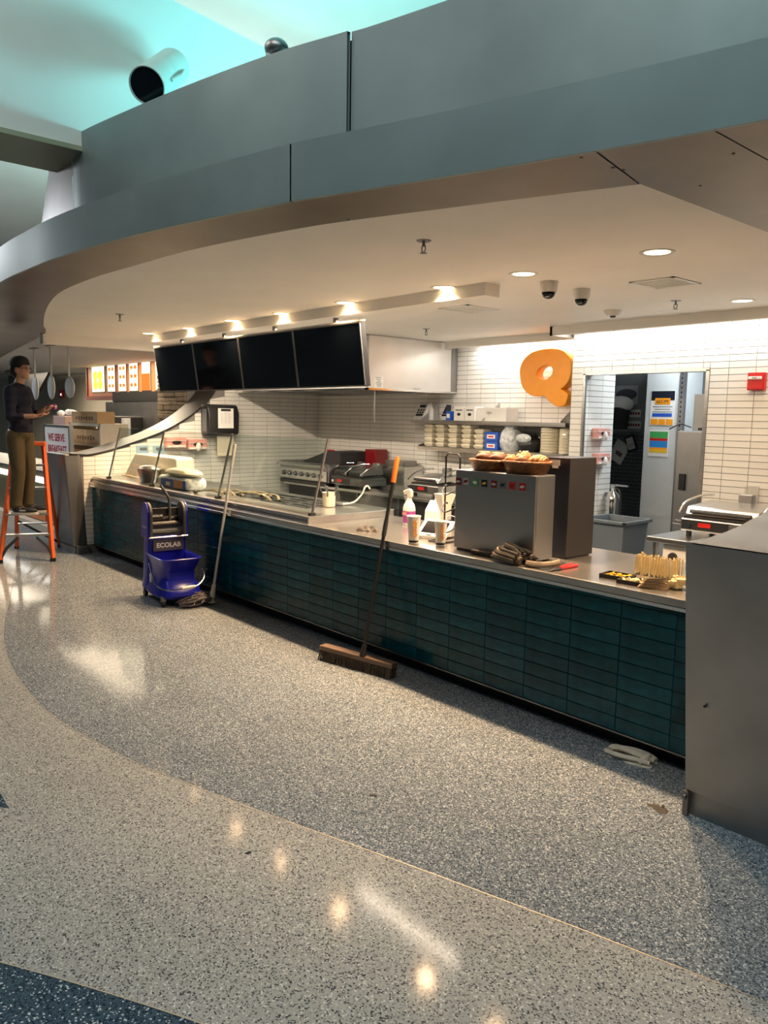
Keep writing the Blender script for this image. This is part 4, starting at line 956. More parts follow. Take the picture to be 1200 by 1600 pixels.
# ------------------------------------------------------------------ serving line on the counter
ZW = .95
fw = thing('food_well_unit', 'long raised steel food-well unit on the far half of the counter', 'food well', (-7.2, 4.0, CT))
XW = -4.93
g = G().bb((XL+.02, 3.53, CT), (XW, 4.44, ZW-.006)); obj('body', g, 'counter_steel', fw, bevel=.003, world=True)
g = G().bb((XL+.02, 3.525, ZW-.006), (XW+.003, 4.445, ZW)); obj('top_sheet', g, 'steel', fw, bevel=.002, world=True)
g = G().bb((XL+.03, 3.528, CT+.012), (XW-.02, 3.531, CT+.034)); obj('front_groove', g, 'steel_dark', fw, world=True)
for k in range(4):
    x0 = -5.38-k*.36
    g = G(); ya, yb = 3.83, 4.30
    for a, b in (((x0-.33,ya,ZW),(x0,ya+.02,ZW+.006)),((x0-.33,yb-.02,ZW),(x0,yb,ZW+.006)),((x0-.33,ya,ZW),(x0-.31,yb,ZW+.006)),((x0-.02,ya,ZW),(x0,yb,ZW+.006))): g.bb(a, b)
    pan = obj('food_pan', g, 'steel_dark', fw, world=True)
    obj('pan_floor', G().bb((x0-.315,ya+.015,ZW),(x0-.015,yb-.015,ZW+.003)), 'black_matte', pan, world=True)
    for j in range(3): obj('divider_bar', G().bb((x0-.32,ya+.11*(j+1),ZW+.003),(x0-.01,ya+.11*(j+1)+.012,ZW+.008)), 'steel_dull', pan, world=True)
# sneeze guard
sg = thing('sneeze_guard', 'slanted clear glass sneeze guard with thin steel posts on the counter', 'sneeze guard', (-7.0, 3.6, ZW))
PX = [-9.12, -7.92, -6.47, -4.96]
def gp(x, t): return Vector((x, 3.585+.16*t, ZW+.612*t))
for i, x in enumerate(PX):
    po = obj('post', G().tube([gp(x,0), gp(x,1)], .011, 8), 'steel_dull', sg, world=True)
    obj('post_foot', G().box(gp(x,0)+Vector((0,0,.012)), (.035,.05,.024)), 'black', po, world=True)
for a, b in zip(PX, PX[1:]):
    A_ = [gp(a+.012,.02), gp(b-.012,.02), gp(b-.012,.99), gp(a+.012,.99)]; n_ = Vector((0,-.965,.26))*.006
    obj('glass_panel', G().hexa([p-n_ for p in A_]+[p+n_ for p in A_]), 'glass', sg, world=True)
obj('end_panel', G().bb((XW-.008,3.80,ZW),(XW,4.56,1.345)), 'glass', sg, world=True)
# cream bin with a slanted wing
a, b = U(205,757,Z=ZW), U(292,757,Z=ZW); yb = 4.02
x0, x1 = max(wx(196,750,yb), XL+.13), wx(290,740,yb); hz = U(240,710,Y=yb).z
t = thing('cream_bin', 'cream plastic cover with a slanted left side at the far end of the serving line', 'container', ((x0+x1)/2, yb, ZW)); w = x1-x0
obj('shell', G().prism([(-w/2-.05,0),(w/2,0),(w/2,(hz-ZW)*.95),(w/2-.05,hz-ZW),(-w/2+.3,hz-ZW)], .22, frame((0,.11,0),(1,0,0),(0,0,1))), 'cream_plastic', t, bevel=.015, seg=3, smooth=True)
obj('rim', G().bb((-w/2-.07,-.13,0),(w/2+.02,.13,.015)), 'cream_plastic', t, bevel=.004)
p = U(236,757,Y=3.80); t = thing('foil_pan', 'dark steel pan with crumpled foil lid beside the bread bag', 'pan', (p.x, 3.78, ZW), .2)
obj('pan', G().lathe([(.10,0),(.13,.08),(.15,.15),(.14,.15),(.12,.08),(.09,.01)], n=20, sx=1.2, sy=.7, T=Matrix.Rotation(.0,4,'Y')), 'steel_dark', t, smooth=True)
obj('foil_lid', G().ell((.02,0,.16), (.19,.11,.04), 14, 6), 'steel', t, smooth=True)
p = U(288,760,Y=3.80); t = thing('bread_bag', 'clear bread bag with blue and orange print on the serving line', 'bag', (p.x, 3.77, ZW))
obj('loaf_bag', G().bb((-.36,-.12,0),(.36,.12,.13)), 'wrap', t, bevel=.05, seg=4, smooth=True); obj('blue_print', G().bb((-.24,-.124,.015),(.06,-.119,.10)), 'blue_print', t); obj('orange_print', G().bb((.06,-.124,.015),(.27,-.119,.10)), 'bread_orange', t); obj('blue_edge', G().bb((.27,-.124,.015),(.33,-.119,.10)), 'blue_print', t)
obj('white_mark', G().bb((-.12,-.126,.03),(-.02,-.124,.07)), 'paper', t)
obj('folded_top', G().ell((.05,0,.17), (.36,.13,.05), 14, 6), 'cream_plastic', t, smooth=True)
for k, (px_, py_, rz_) in enumerate(((330,772,.25),(362,772,-.2),(392,775,.3),(418,779,-.25))):
    p = U(px_, py_, Z=ZW+.01); t = thing('tongs', '%s pair of steel tongs lying on the serving line from the left' % ordn[k], 'tongs', (p.x, p.y, ZW), rz_, 'tongs on the serving line')
    for s in (-1,1):
        obj('arm', G().tube(spline([(-.22,0,.016),(-.07,s*.03,.045),(.11,s*.055,.05),(.23,s*.04,.016)],4), .014, 6, flat=.6), 'tong_warm_reflect', t)
    obj('joint', G().cyl((-.225,-.016,.016),(-.225,.016,.016),.016,n=8), 'tong_warm_reflect', t)
p = U(514,792,Z=ZW); t = thing('utensil_crock', 'white crock holding dark serving utensils near the glass end panel', 'utensil holder', (p.x, p.y, ZW))
obj('crock', G().lathe([(.045,0),(.055,.01),(.06,.13),(.053,.13),(.045,.02)], n=18), 'cream_plastic', t, smooth=True)
for k in range(5):
    a = 2*PI*k/5+.4; obj('utensil', G().tube([(.02*math.cos(a),.02*math.sin(a),.02),(.09*math.cos(a),.09*math.sin(a),.19)], .007, 6), 'steel_dark', t)
p = U(555,790,Z=ZW); t = thing('ladle', 'small ladle with a hooked pale handle lying near the utensil crock', 'ladle', (p.x, p.y, ZW))
obj('handle', G().tube(spline([(-.06,-.1,.012),(-.02,0,.03),(.02,.06,.10),(.035,.08,.16),(.05,.10,.175),(.06,.12,.15)],5), .008, 8), 'paper', t); obj('bowl', G().lathe([(.015,.0),(.035,.012),(.042,.03)], (-.07,-.13,0), n=14, cap1=False), 'steel', t)
# ------------------------------------------------------------------ steel drinks box, dark cabinet, bread basket
sb = thing('steel_drinks_box', 'brushed steel box with a row of small drink logo stickers on the counter', 'dispenser', (-3.135, 3.75, CT))
x0, x1, hb = -.326, .326, 1.415-CT
obj('body', G().bb((x0,-.095,.01),(x1,.095,hb)), 'steel_brushed', sb, bevel=.006); obj('plinth', G().bb((x0+.02,-.085,0),(x1-.02,.085,.01)), 'black', sb)
obj('side_seam', G().bb((x1,-.085,.02),(x1+.002,-.078,hb-.01)), 'chrome', sb)
cols = [('dark_red','paper'),('letter_grey','dark_red'),('green','paper'),('navy_box','yellow'),('dark_red','letter_grey'),('steel_dull','navy_box'),('red','dark_red'),('red','paper')]
for k, (c1_, c2_) in enumerate(cols):
    p = U(640+([287,331,385,438,494,545,601,661][k])/3.75, 580+([645,645,652,657,662,667,671,678][k])/3.75, Y=3.655); q = p-ROOTLOC[sb.name]
    s_ = obj('logo_sticker', G().box((q.x,-.0965,q.z), (.046,.002,.044)), c1_, sb, bevel=.0); obj('logo_mark', G().lathe([(.016,0),(.016,.001)], n=12, sx=1.15, sy=.45+.1*(k % 3), T=frame((q.x,-.0975,q.z),(1,.0,.25*(k % 2)),(0,0,1))), c2_, s_)
x1_ = U(878,876,Z=CT); xl = wx(856,716,3.94)
db = thing('dark_cabinet', 'tall dark blue-black cabinet box behind the steel drinks box', 'cabinet', ((xl-2.775)/2, 4.07, CT)); w = -2.775-xl
obj('body', G().bb((-w/2,-.14,.008),(w/2,.14,1.515-CT)), 'navy_box', db, bevel=.004); obj('side_panel', G().bb((w/2,-.139,.01),(w/2+.006,.139,1.513-CT)), 'dark_grey', db); obj('foot_strip', G().bb((-w/2+.01,-.13,0),(w/2-.01,.13,.008)), 'black', db)
s_ = obj('sticker', G().bb((-w/2+.03,-.142,1.515-CT-.05),(-w/2+.10,-.14,1.515-CT-.015)), 'letter_grey', db); obj('sticker_tail', G().bb((-w/2+.045,-.142,1.515-CT-.066),(-w/2+.09,-.14,1.515-CT-.05)), 'paper', s_)
ZB = 1.415+.002
def basket(label, c, hw, hd, hh):
    bk_ = thing('bread_basket', label, 'basket', c, 0, 'wicker bread baskets')
    g = G(); n = 48; rows_ = 10; vs = []; fs = []
    def se(a, r): return (r*hw*abs(math.cos(a))**.75*math.copysign(1,math.cos(a)), r*hd*abs(math.sin(a))**.75*math.copysign(1,math.sin(a)))
    for i in range(rows_+1):
        t_ = i/rows_; r = .80+.20*t_**.8
        for j in range(n):
            x_, y_ = se(2*PI*j/n, r+.014*(1 if (i+j) % 2 else -1)); vs.append((x_, y_, hh*t_))
    for i in range(rows_):
        for j in range(n): fs.append((i*n+j, i*n+(j+1) % n, (i+1)*n+(j+1) % n, (i+1)*n+j))
    fs.append(tuple(range(n))[::-1]); g.add(vs, fs); obj('woven_body', g, 'wicker', bk_)
    obj('rim', G().tube([(*se(2*PI*j/40, 1.01), hh+.002) for j in range(40)], .008, 8, closed=True), 'wicker', bk_)
basket('left brown wicker basket with dark loaves on the steel drinks box', (-3.262,3.765,ZB), .135, .098, .062)
basket('right brown wicker basket with rolls and sliced bread on the steel drinks box', (-2.968,3.765,ZB), .152, .105, .068)
def loaf(name, label, c, r, rz, m, slices=0, tilt=0):
    t = thing(name, label, 'bread', c, rz, 'bread in the basket')
    if slices:
        for k in range(slices):
            xx = -r[0]+2*r[0]*(k+.5)/slices; q = math.sqrt(max(.2,1-(xx/r[0])**2*.5))
            obj('slice', G().lathe([(r[1]*q,0),(r[1]*q,r[0]*1.6/slices)], n=14, T=frame((xx,0,r[2]*q),(0,1,0),(.25,0,1)) @ Matrix.Diagonal((1,r[2]/r[1],1,1))), 'bread_cut' if k % 2 else m, t, bevel=.003)
    else:
        g = G().ell((0,0,r[2]), r, 18, 12)
        for v in g.v: v.z = max(0.0, v.z)*(1+.06*math.sin(v.x*60))
        obj('crust', g, m, t, smooth=True)
        for k in range(3): obj('score_mark', G().ell((-r[0]*.45+k*r[0]*.45,0,r[2]*1.93), (.008,r[1]*.5,.006), 8, 5), 'bread_cut', t)
    return t
zb = ZB+.048
loaf('dark_loaf', 'dark glazed loaf at the far left of the left basket', (-3.315,3.765,zb), (.055,.062,.034), .1, 'bread_dark')
loaf('dark_loaf', 'dark glazed loaf at the right of the left basket', (-3.200,3.765,zb), (.055,.062,.033), -.1, 'bread_dark')
loaf('round_roll', 'small golden roll at the front left of the right basket', (-3.065,3.725,zb), (.038,.040,.030), .3, 'bread')
loaf('crusty_loaf', 'tall golden crusty loaf at the back of the right basket', (-3.025,3.80,zb), (.05,.045,.042), .6, 'bread')
loaf('round_roll', 'dark-crusted round roll in the middle of the right basket', (-2.975,3.720,zb), (.040,.040,.031), .3, 'bread_brown')
loaf('sliced_loaf', 'sliced pale loaf at the right end of the right basket', (-2.895,3.775,zb), (.058,.045,.036), .05, 'bread', 7)
# black wire rack
p = U(697,850,Y=3.85); rk = thing('wire_rack', 'tall black wire snack rack on the counter left of the steel drinks box', 'rack', (-3.60, 3.88, CT))
xa, xb = wx(697,720,3.88)+3.60, wx(719,720,3.88)+3.60; zt = U(706,709,Y=3.88).z-CT
obj('upright_frame', G().tube([(xa,0,0),(xa,0,zt-.02),(xa+.02,0,zt),(xb-.02,0,zt),(xb,0,zt-.02),(xb,0,0)], .006, 8), 'black', rk)
obj('base_frame', G().tube([(xa,0,.006),(xa,-.15,.006),(xb,-.15,.006),(xb,0,.006),(xb,.12,.006),(xa,.12,.006)], .006, 8, closed=True), 'black', rk)
for zz in (zt*.62, zt*.42, zt*.18):
    obj('hook_loop', G().tube(spline([(xa,0,zz),(xa+.02,-.05,zz-.03),((xa+xb)/2,-.07,zz-.05),(xb-.02,-.05,zz-.03),(xb,0,zz)],5), .005, 6), 'black', rk)
    obj('hook_arm', G().tube([(xa-.0,0,zz+.01),(xa+.07,-.05,zz+.012)], .007, 6), 'black', rk)
p = U(690,790,Y=4.02); t = thing('white_scoop', 'white triangular paper cone holder behind the wire rack', 'cone holder', (p.x, 4.05, CT))
obj('cone', G().lathe([(.012,.10),(.085,.30)], n=4, T=Matrix.Rotation(.5,4,'Z'), cap1=False), 'white_plastic', t); obj('stem', G().cyl((0,0,.012),(0,0,.11),.01,n=8), 'steel', t); obj('foot', G().lathe([(.06,0),(.05,.012)], n=16), 'steel', t)
p = U(706,800,Y=4.12); t = thing('display_lid', 'rounded peach-coloured plastic cover beside the steel drinks box', 'cover', (-3.62, 4.14, CT))
obj('dome_cover', G().lathe([(.10,0),(.105,.20),(.095,.30),(.06,.36),(.01,.385)], n=22), 'peach', t, smooth=True); obj('clear_front', G().lathe([(.112,.03),(.114,.2)], n=22, cap0=False, cap1=False), 'clear_plastic', t, smooth=True)
# card terminal and napkin holder
p = U(680,842,Z=CT); t = thing('payment_tablet', 'white tilted payment tablet with a dark screen on the counter', 'tablet', (p.x-.02, p.y+.02, CT), .25)
T = frame((0,0,.055), (1,0,0), (0,.78,.62))
obj('stand', G().prism([(-.07,0),(.10,0),(.08,.10),(-.06,.025)], .16, frame((-.08,0,0),(0,1,0),(0,0,1))), 'white_plastic', t, bevel=.008); obj('tablet_body', G().box((0,.01,.01), (.25,.17,.014), T), 'white_plastic', t, bevel=.006); obj('screen', G().box((0,.015,.0175), (.19,.115,.002), T), 'black_gloss', t); obj('button_slot', G().box((-.02,-.062,.0175), (.04,.012,.002), T), 'dark_grey', t)
p = U(668,815,Z=CT); t = thing('receipt_printer', 'white box-shaped printer behind the payment tablet', 'printer', (p.x, p.y+.12, CT), .25)
obj('body', G().prism([(-.10,0),(.10,0),(.10,.155),(-.01,.17),(-.09,.09)], .15, frame((-.075,0,0),(0,1,0),(0,0,1))), 'white_plastic', t, bevel=.008); obj('paper_slot', G().box((0,.03,.163), (.10,.02,.006)), 'dark_grey', t); obj('paper_roll', G().cyl((-.045,.04,.172),(.045,.04,.172),.022,n=14), 'paper', t)
obj('cable', G().tube(spline([(.08,-.05,.03),(.16,-.06,.06),(.2,.0,.03),(.24,.05,.008)],5), .004, 6), 'white_plastic', t)
def cup(label, p, h, r):
    t = thing('paper_cup', label, 'cup', (p.x, p.y, CT), 0, 'paper cups on the counter')
    obj('cup_body', G().lathe([(r*.70,0),(r*.72,.004),(r*.99,h),(r*.94,h),(r*.68,.008)], n=24), 'paper', t, smooth=True); obj('rolled_rim', G().tube([(r*math.cos(a), r*math.sin(a), h) for a in [2*PI*i/24 for i in range(24)]], .003, 6, closed=True), 'paper', t)
    obj('navy_band', G().lathe([(r*.725,.006),(r*.765,.02)], n=24, cap0=False, cap1=False), 'navy_box', t)
    a = -.55; d = Vector((math.cos(a), math.sin(a), 0)); n_ = (d*.97+Vector((0,0,-.2))).normalized()
    up_ = Vector((-d.y, d.x, 0))
    sl = Vector((d.x*r*.29/h, d.y*r*.29/h, 1)).normalized()
    rr = r*(.72+.27*.56)+.0012
    text('lettering', 'QDOBA', h*.19, frame(d*rr+Vector((0,0,h*.56)), sl, -up_), 'orange', t, bold=.001, spacing=.95)
    return t
cup('larger white paper cup with orange vertical lettering beside the spray bottle', U(646,848,Z=CT), .185, .047)
cup('smaller white paper cup with orange lettering next to the payment tablet', U(688,852,Z=CT), .165, .043)
p = U(638,818,Z=CT); t = thing('spray_bottle', 'white trigger spray bottle with a purple label on the counter', 'spray bottle', (p.x+.06, p.y-.05, CT))
obj('bottle_body', G().lathe([(.044,0),(.05,.01),(.05,.13),(.042,.165),(.022,.195),(.018,.225)], n=22), 'white_plastic', t, smooth=True); obj('label', G().lathe([(.0505,.02),(.0508,.115)], n=22, cap0=False, cap1=False), 'purple', t, smooth=True); obj('label_text_block', G().box((.0,-.0512,.095), (.045,.002,.024)), 'pink', t)
obj('trigger_head', G().prism([(-.055,.24),(-.045,.28),(.01,.292),(.032,.27),(.028,.225),(-.01,.225),(-.016,.25)], .03, frame((0,.015,0),(1,0,0),(0,0,1))), 'white_plastic', t, bevel=.006); obj('trigger', G().tube([(-.02,0,.245),(-.045,0,.21),(-.038,0,.18)], .006, 6), 'white_plastic', t); obj('nozzle', G().cyl((-.065,0,.262),(-.05,0,.262),.010,n=10), 'white_plastic', t)
def crumple(name, label, cat, c, r, m, seed, rz=0, n=34, h=5, rough=.55):
    rnd = random.Random(seed); ph = [rnd.uniform(0,6.28) for _ in range(8)]
    g = G(); vs = []; fs = []; k = 16
    for i in range(n+1):
        for j in range(k+1):
            u = -1+2*i/n; v = -1+2*j/k
            e = 1+.14*math.sin(3*math.atan2(v,u)+ph[0])+.08*math.sin(7*math.atan2(v,u)+ph[1])
            q = max(0, 1-(abs(u)**3+abs(v)**3)*.7)
            z_ = r[2]*(q**.5)*(.55+rough*(math.sin(7*u+5*v+ph[2])*.5+math.sin(11*v-4*u+ph[3])*.35+math.sin(17*u+ph[4])*.2))
            vs.append((r[0]*u*e*(1-.12*v*v), r[1]*v*e*(1-.12*u*u), max(.003, z_)))
    for i in range(n):
        for j in range(k): fs.append((i*(k+1)+j, (i+1)*(k+1)+j, (i+1)*(k+1)+j+1, i*(k+1)+j+1))
    N0 = len(vs); vs += [(x, y, 0) for x, y, z_ in vs]
    fs += [tuple(N0+q for q in f[::-1]) for f in fs]
    def edge(a, b): fs.append((a, b, b+N0, a+N0))
    for i in range(n): edge((i+1)*(k+1), i*(k+1)); edge(i*(k+1)+k, (i+1)*(k+1)+k)
    for j in range(k): edge(j, j+1); edge(n*(k+1)+j+1, n*(k+1)+j)
    g.add(vs, fs); o = obj(name, g, m, smooth=True); o.location = c; o.rotation_euler.z = rz
    return tag(o, label, cat)
p = U(574,829,Z=CT); crumple('wiping_cloth', 'crumpled grey-brown wiping cloth on the counter left of the spray bottle', 'cloth', p, (.085,.05,.04), 'cloth_grey', 3, .2)
# twisted striped apron, handle, pliers
p = U(828,875,Z=CT); t = thing('striped_apron', 'twisted black and tan striped cloth bundle in front of the dark cabinet', 'cloth', (p.x+.02, 3.578, CT))
rnd = random.Random(11)
for k in range(9):
    P_ = []; r0 = .15-.011*k
    for i in range(15):
        a = .35+PI*1.45*i/14+.1*k
        P_.append((r0*math.cos(a)*1.0+.008*math.sin(3*a+k), r0*.45*math.sin(a)+.006*math.cos(4*a), .022+.012*(k % 4)+.045*math.sin(PI*i/14)*(1 if k > 3 else .5)))
    obj('fold', G().tube(spline(P_,2), .017, 8, flat=1.1), 'cloth_tan' if k in (2,5) else ('cloth_black' if k % 2 else 'cloth_dark'), t, smooth=True)
obj('loose_end', G().tube(spline([(.10,-.02,.02),(.18,-.01,.022),(.24,.02,.03),(.28,.05,.045)],5), [.03]*8+[.024]*8, 8, flat=.7) if False else G().tube(spline([(.10,-.02,.02),(.18,-.01,.022),(.24,.02,.03),(.28,.05,.045)],5), .022, 8, flat=.8), 'cloth_tan', t, smooth=True)
a, b = U(737,861,Z=CT+.015), U(795,872,Z=CT+.015); t = thing('scraper_tool', 'black-handled tool with a pale blade lying in front of the steel drinks box', 'tool', (a.x, a.y, CT)); d = b-a; d.z = 0
obj('handle', G().tube([(0,0,.016), tuple(d*.55+Vector((0,0,.016)))], .016, 10), 'black', t); obj('blade', G().tube([tuple(d*.53+Vector((0,0,.012))), tuple(d*.75+Vector((0,0,.010))), tuple(d+Vector((0,0,.006)))], [.014,.018,.01], 8, flat=.45), 'letter_grey', t)
a, b = U(898,882,Z=CT+.01), U(858,891,Z=CT+.01); t = thing('pliers', 'red-handled pliers on the counter beside the striped cloth', 'pliers', (a.x, a.y, CT)); d = b-a; d.z = 0; sd = Vector((-d.y,d.x,0)).normalized()
for s in (-1,1): obj('grip', G().tube([tuple(sd*s*.018+Vector((0,0,.009))), tuple(d*.3+sd*s*.02+Vector((0,0,.009))), tuple(d*.6+sd*s*.006+Vector((0,0,.009)))], .009, 8), 'red', t, smooth=True)
obj('jaws', G().tube([tuple(d*.58+Vector((0,0,.009))), tuple(d*.75+Vector((0,0,.009))), tuple(d+Vector((0,0,.006)))], [.014,.013,.004], 8, flat=.6), 'steel_dark', t)
# trays and tubs at the near end
def tray(label, px_, py_, m, seed, rz):
    p = U(px_, py_, Z=CT); t = thing('sample_tray', label, 'tray', (p.x, p.y, CT), rz, 'small black trays')
    g = G().bb((-.075,-.055,0),(.075,.055,.006))
    for a_, b_ in (((-.08,-.06,0),(.08,-.054,.022)),((-.08,.054,0),(.08,.06,.022)),((-.08,-.06,0),(-.074,.06,.022)),((.074,-.06,0),(.08,.06,.022))): g.bb(a_, b_)
    obj('tray_body', g, 'black', t); rnd = random.Random(seed); g = G()
    for k in range(45):
        T = Matrix.Translation((rnd.uniform(-.062,.062), rnd.uniform(-.042,.042), .010+rnd.random()*.012)) @ Matrix.Rotation(rnd.uniform(0,3),4,'Z') @ Matrix.Rotation(rnd.uniform(-.5,.5),4,'X'); g.box((0,0,0), (.022,.008,.006), T)
    o = obj('pieces', g, m, t); o['kind'] = 'stuff'
tray('small black tray of yellow pieces on the near end of the counter', 965, 903, 'yellow', 2, .1)
tray('small black tray of pale pieces beside the yellow one', 993, 912, 'straw', 4, .1)
p = U(1020,902,Z=CT); t = thing('stirrer_tub', 'clear tub packed with upright pale wooden stirrers', 'container', (p.x, p.y+.05, CT), .1)
obj('tub', G().bb((-.13,-.05,0),(.13,.05,.07)), 'clear_plastic', t, bevel=.006); rnd = random.Random(5)
for k in range(46):
    x_, y_ = -.12+.24*(k % 15)/14+rnd.uniform(-.004,.004), (-.035+.03*(k//15))+rnd.uniform(-.005,.005)
    obj('stirrer', G().box((0,0,.052), (.009,.005,.100+rnd.uniform(-.008,.02)), Matrix.Translation((x_,y_,.004)) @ Matrix.Rotation(rnd.uniform(-.12,.12),4,'Y')), 'straw', t)
p = U(1022,918,Z=CT); t = thing('napkin_pile', 'small fanned pile of brown paper napkins at the counter edge', 'napkins', (p.x, p.y, CT), .3)
for k in range(7): obj('napkin', G().box((0,0,.004+.006*k), (.15-.008*k,.10,.004), Matrix.Rotation(.10*k,4,'Z') @ Matrix.Rotation(-.05*k,4,'X')), 'brown_paper' if k % 2 else 'napkin_dark', t)
p = U(1054,922,Z=CT); t = thing('packet_tub', 'clear tub of golden packets against the steel end block', 'container', (p.x, p.y+.03, CT), 0)
obj('tub', G().lathe([(.05,0),(.06,.065)], n=18, cap1=False), 'clear_plastic', t, smooth=True); g = G(); rnd = random.Random(8)
for k in range(14): obj('packet', G().box((0,0,0), (.05,.012,.035), Matrix.Translation((rnd.uniform(-.02,.02),rnd.uniform(-.02,.02),.02+.035*k/13)) @ Matrix.Rotation(rnd.uniform(0,3),4,'Z') @ Matrix.Rotation(rnd.uniform(-.6,.6),4,'X')), 'straw', t)
p = U(1195,855,X=-1.20); zc_ = interp(CR, p.y)+.008
o = obj('paper_sheet', G().box((0,0,.002), (.30,.18,.004)), 'paper', None); o.location = (-1.08, 3.2, interp(CR, 3.2)+.006); tag(o, 'white paper sheet lying on the steel end block at the right edge', 'paper'); obj('blue_corner', G().box((-.10,.05,.0045), (.06,.05,.001)), 'blue_card', o)
# ------------------------------------------------------------------ mop bucket
rzb = -.12
mbk = thing('mop_bucket', 'blue wheeled mop bucket with a black wringer in front of the counter', 'mop bucket', (-6.66, 3.19, 0), rzb)
def loft(rings, n=28, cap=True):
    """rings: (z, x0, x1, half width, roundness) superellipse sections"""
    g = G(); vs = []; fs = []
    for z_, x0, x1, hw, p in rings:
        for j in range(n):
            a = 2*PI*j/n; c, s = math.cos(a), math.sin(a)
            vs.append(((x0+x1)/2+(x1-x0)/2*math.copysign(abs(c)**p, c), hw*math.copysign(abs(s)**p, s), z_))
    m_ = len(rings)
    for i in range(m_-1):
        for j in range(n): fs.append((i*n+j, i*n+(j+1) % n, (i+1)*n+(j+1) % n, (i+1)*n+j))
    if cap: fs.append(tuple(range(n))[::-1]); fs.append(tuple((m_-1)*n+j for j in range(n)))
    g.add(vs, fs); return g
g = loft([(.075,-.27,.34,.20,.55),(.10,-.285,.36,.21,.55),(.17,-.25,.34,.185,.5),(.23,-.22,.26,.165,.45),(.30,-.22,.25,.165,.4),(.42,-.22,.34,.185,.35),(.435,-.22,.35,.195,.35),(.44,-.22,.345,.19,.35),(.42,-.16,.32,.17,.4),(.30,-.15,.23,.15,.4),(.22,-.14,.22,.14,.45)])
obj('basin', g, 'blue_plastic', mbk, smooth=True)
g = loft([(.10,-.30,-.10,.205,.4),(.20,-.285,-.10,.19,.35),(.45,-.27,-.08,.185,.3),(.60,-.265,-.07,.18,.3)]); obj('rear_column', g, 'blue_plastic', mbk, smooth=True)
g = G().bb((-.27,-.17,.60),(-.085,.17,.635)); obj('wringer_deck', g, 'black', mbk, bevel=.006)
for s in (-1,1):
    poly = [(-.27,.58),(-.07,.58),(-.065,.74)]+[(-.16+.098*math.cos(a), .80+.115*math.sin(a)) for a in [PI*i/12 for i in range(1,12)]]+[(-.265,.74)]
    g = G().prism(poly, .018, frame((0,s*.186+.009,0),(1,0,0),(0,0,1))); obj('side_plate', g, 'blue_plastic', mbk, bevel=.006)
    poly2 = [(-.255,.585),(-.06,.585),(-.052,.74)]+[(-.155+.105*math.cos(a), .80+.112*math.sin(a)) for a in [PI*i/12 for i in range(0,12)]]+[(-.25,.74)]
    g = G().prism(poly2, .03, frame((0,s*.160+.015,0),(1,0,0),(0,0,1))); obj('inner_plate', g, 'grey_dark_plastic', mbk, bevel=.008)
obj('roller', G().cyl((-.13,-.14,.70),(-.13,.14,.70),.03,n=16), 'black', mbk); obj('roller', G().cyl((-.20,-.14,.74),(-.20,.14,.74),.03,n=16), 'black', mbk)
obj('press_plate', G().bb((-.19,-.14,.77),(-.175,.14,.85)), 'black', mbk, bevel=.004)
pl = obj('small_name_plate', G().bb((-.173,-.12,.755),(-.168,-.01,.80)), 'dark_grey', mbk); text('lettering', 'ECOLAB', .026, frame((-.167,-.065,.778),(0,1,0),(0,0,1)), 'paper', pl, bold=.0006)
obj('crossbar', G().tube([(-.055,-.185,.585),(-.05,.185,.585)], .012, 10), 'chrome', mbk)
pl = obj('name_plate', G().bb((-.075,-.145,.455),(-.060,.145,.565)), 'grey_dark_plastic', mbk, bevel=.004); text('lettering', 'ECOLAB', .062, frame((-.0592,.0,.51),(0,1,0),(0,0,1)), 'letter_grey', pl, bold=.0018)
text('side_lettering', 'ECOLAB', .030, frame((-.16,-.1965,.68),(1,0,0),(0,0,1)), 'letter_grey', mbk, bold=.0008)
obj('lever', G().tube([(-.15,.045,.72),(-.15,.045,.93),(-.17,.02,.99),(-.21,-.015,1.06)], .014, 8), 'grey_dark_plastic', mbk, smooth=True)
ba = obj('bail_handle', G().tube(spline([(-.02,-.205,.36),(.16,-.21,.20),(.34,-.16,.17),(.42,-.02,.185),(.42,.10,.20),(.33,.20,.26),(.20,.215,.33)],6), .0065, 8), 'chrome', mbk, smooth=True); obj('grip', G().tube([(.423,-.045,.188),(.427,.02,.192),(.425,.075,.198)], [.014,.019,.013], 10), 'letter_grey', ba, smooth=True)
obj('warning_label', G().box((-.02,-.19,.22), (.05,.004,.08)), 'letter_grey', mbk)
for x_ in (-.24,.27):
    for y_ in (-.17,.17):
        f_ = obj('caster_fork', G().bb((x_-.02,y_-.022,.05),(x_+.02,y_+.022,.10)), 'steel_dark', mbk, bevel=.004); obj('wheel', G().cyl((x_-.012,y_-.014,.036),(x_-.012,y_+.014,.036),.036,n=16), 'black', f_)
# ------------------------------------------------------------------ mop
p0 = U(331,940,Z=.03); p0 = Vector((p0.x, p0.y, .05)); p1 = U(369,694,Y=3.56); tq = Vector((p1.x, 3.56, p1.z))
# lean on the counter edge: keep the handle just in front of it
d = (tq-p0); tt_ = (.89-p0.z)/d.z; yc_ = p0.y+d.y*tt_; tq.y += (3.478-yc_)/tt_
d = tq-p0
mop = thing('mop', 'string mop with a long white handle leaning on the counter beside the blue bucket', 'mop', (p0.x, p0.y, 0)); L0 = Vector((p0.x,p0.y,0))
obj('handle', G().tube([p0-L0, p0+d*.88-L0], .0125, 10), 'letter_grey', mop, smooth=True)
obj('grip', G().tube([p0+d*.86-L0+d*.14*i/14 for i in range(15)], [.017 if i % 2 else .0145 for i in range(15)], 10), 'white_plastic', mop, smooth=True)
obj('clamp', G().tube([p0-L0+Vector((0,0,-.03)), p0-L0+d*.03, p0-L0+d*.10], [.035,.028,.018], 10, flat=.7), 'white_plastic', mop, smooth=True)
rnd = random.Random(9); g = G(); hx = U(285,944,Z=.0)-L0; side = Vector((-.3,-.95,0))
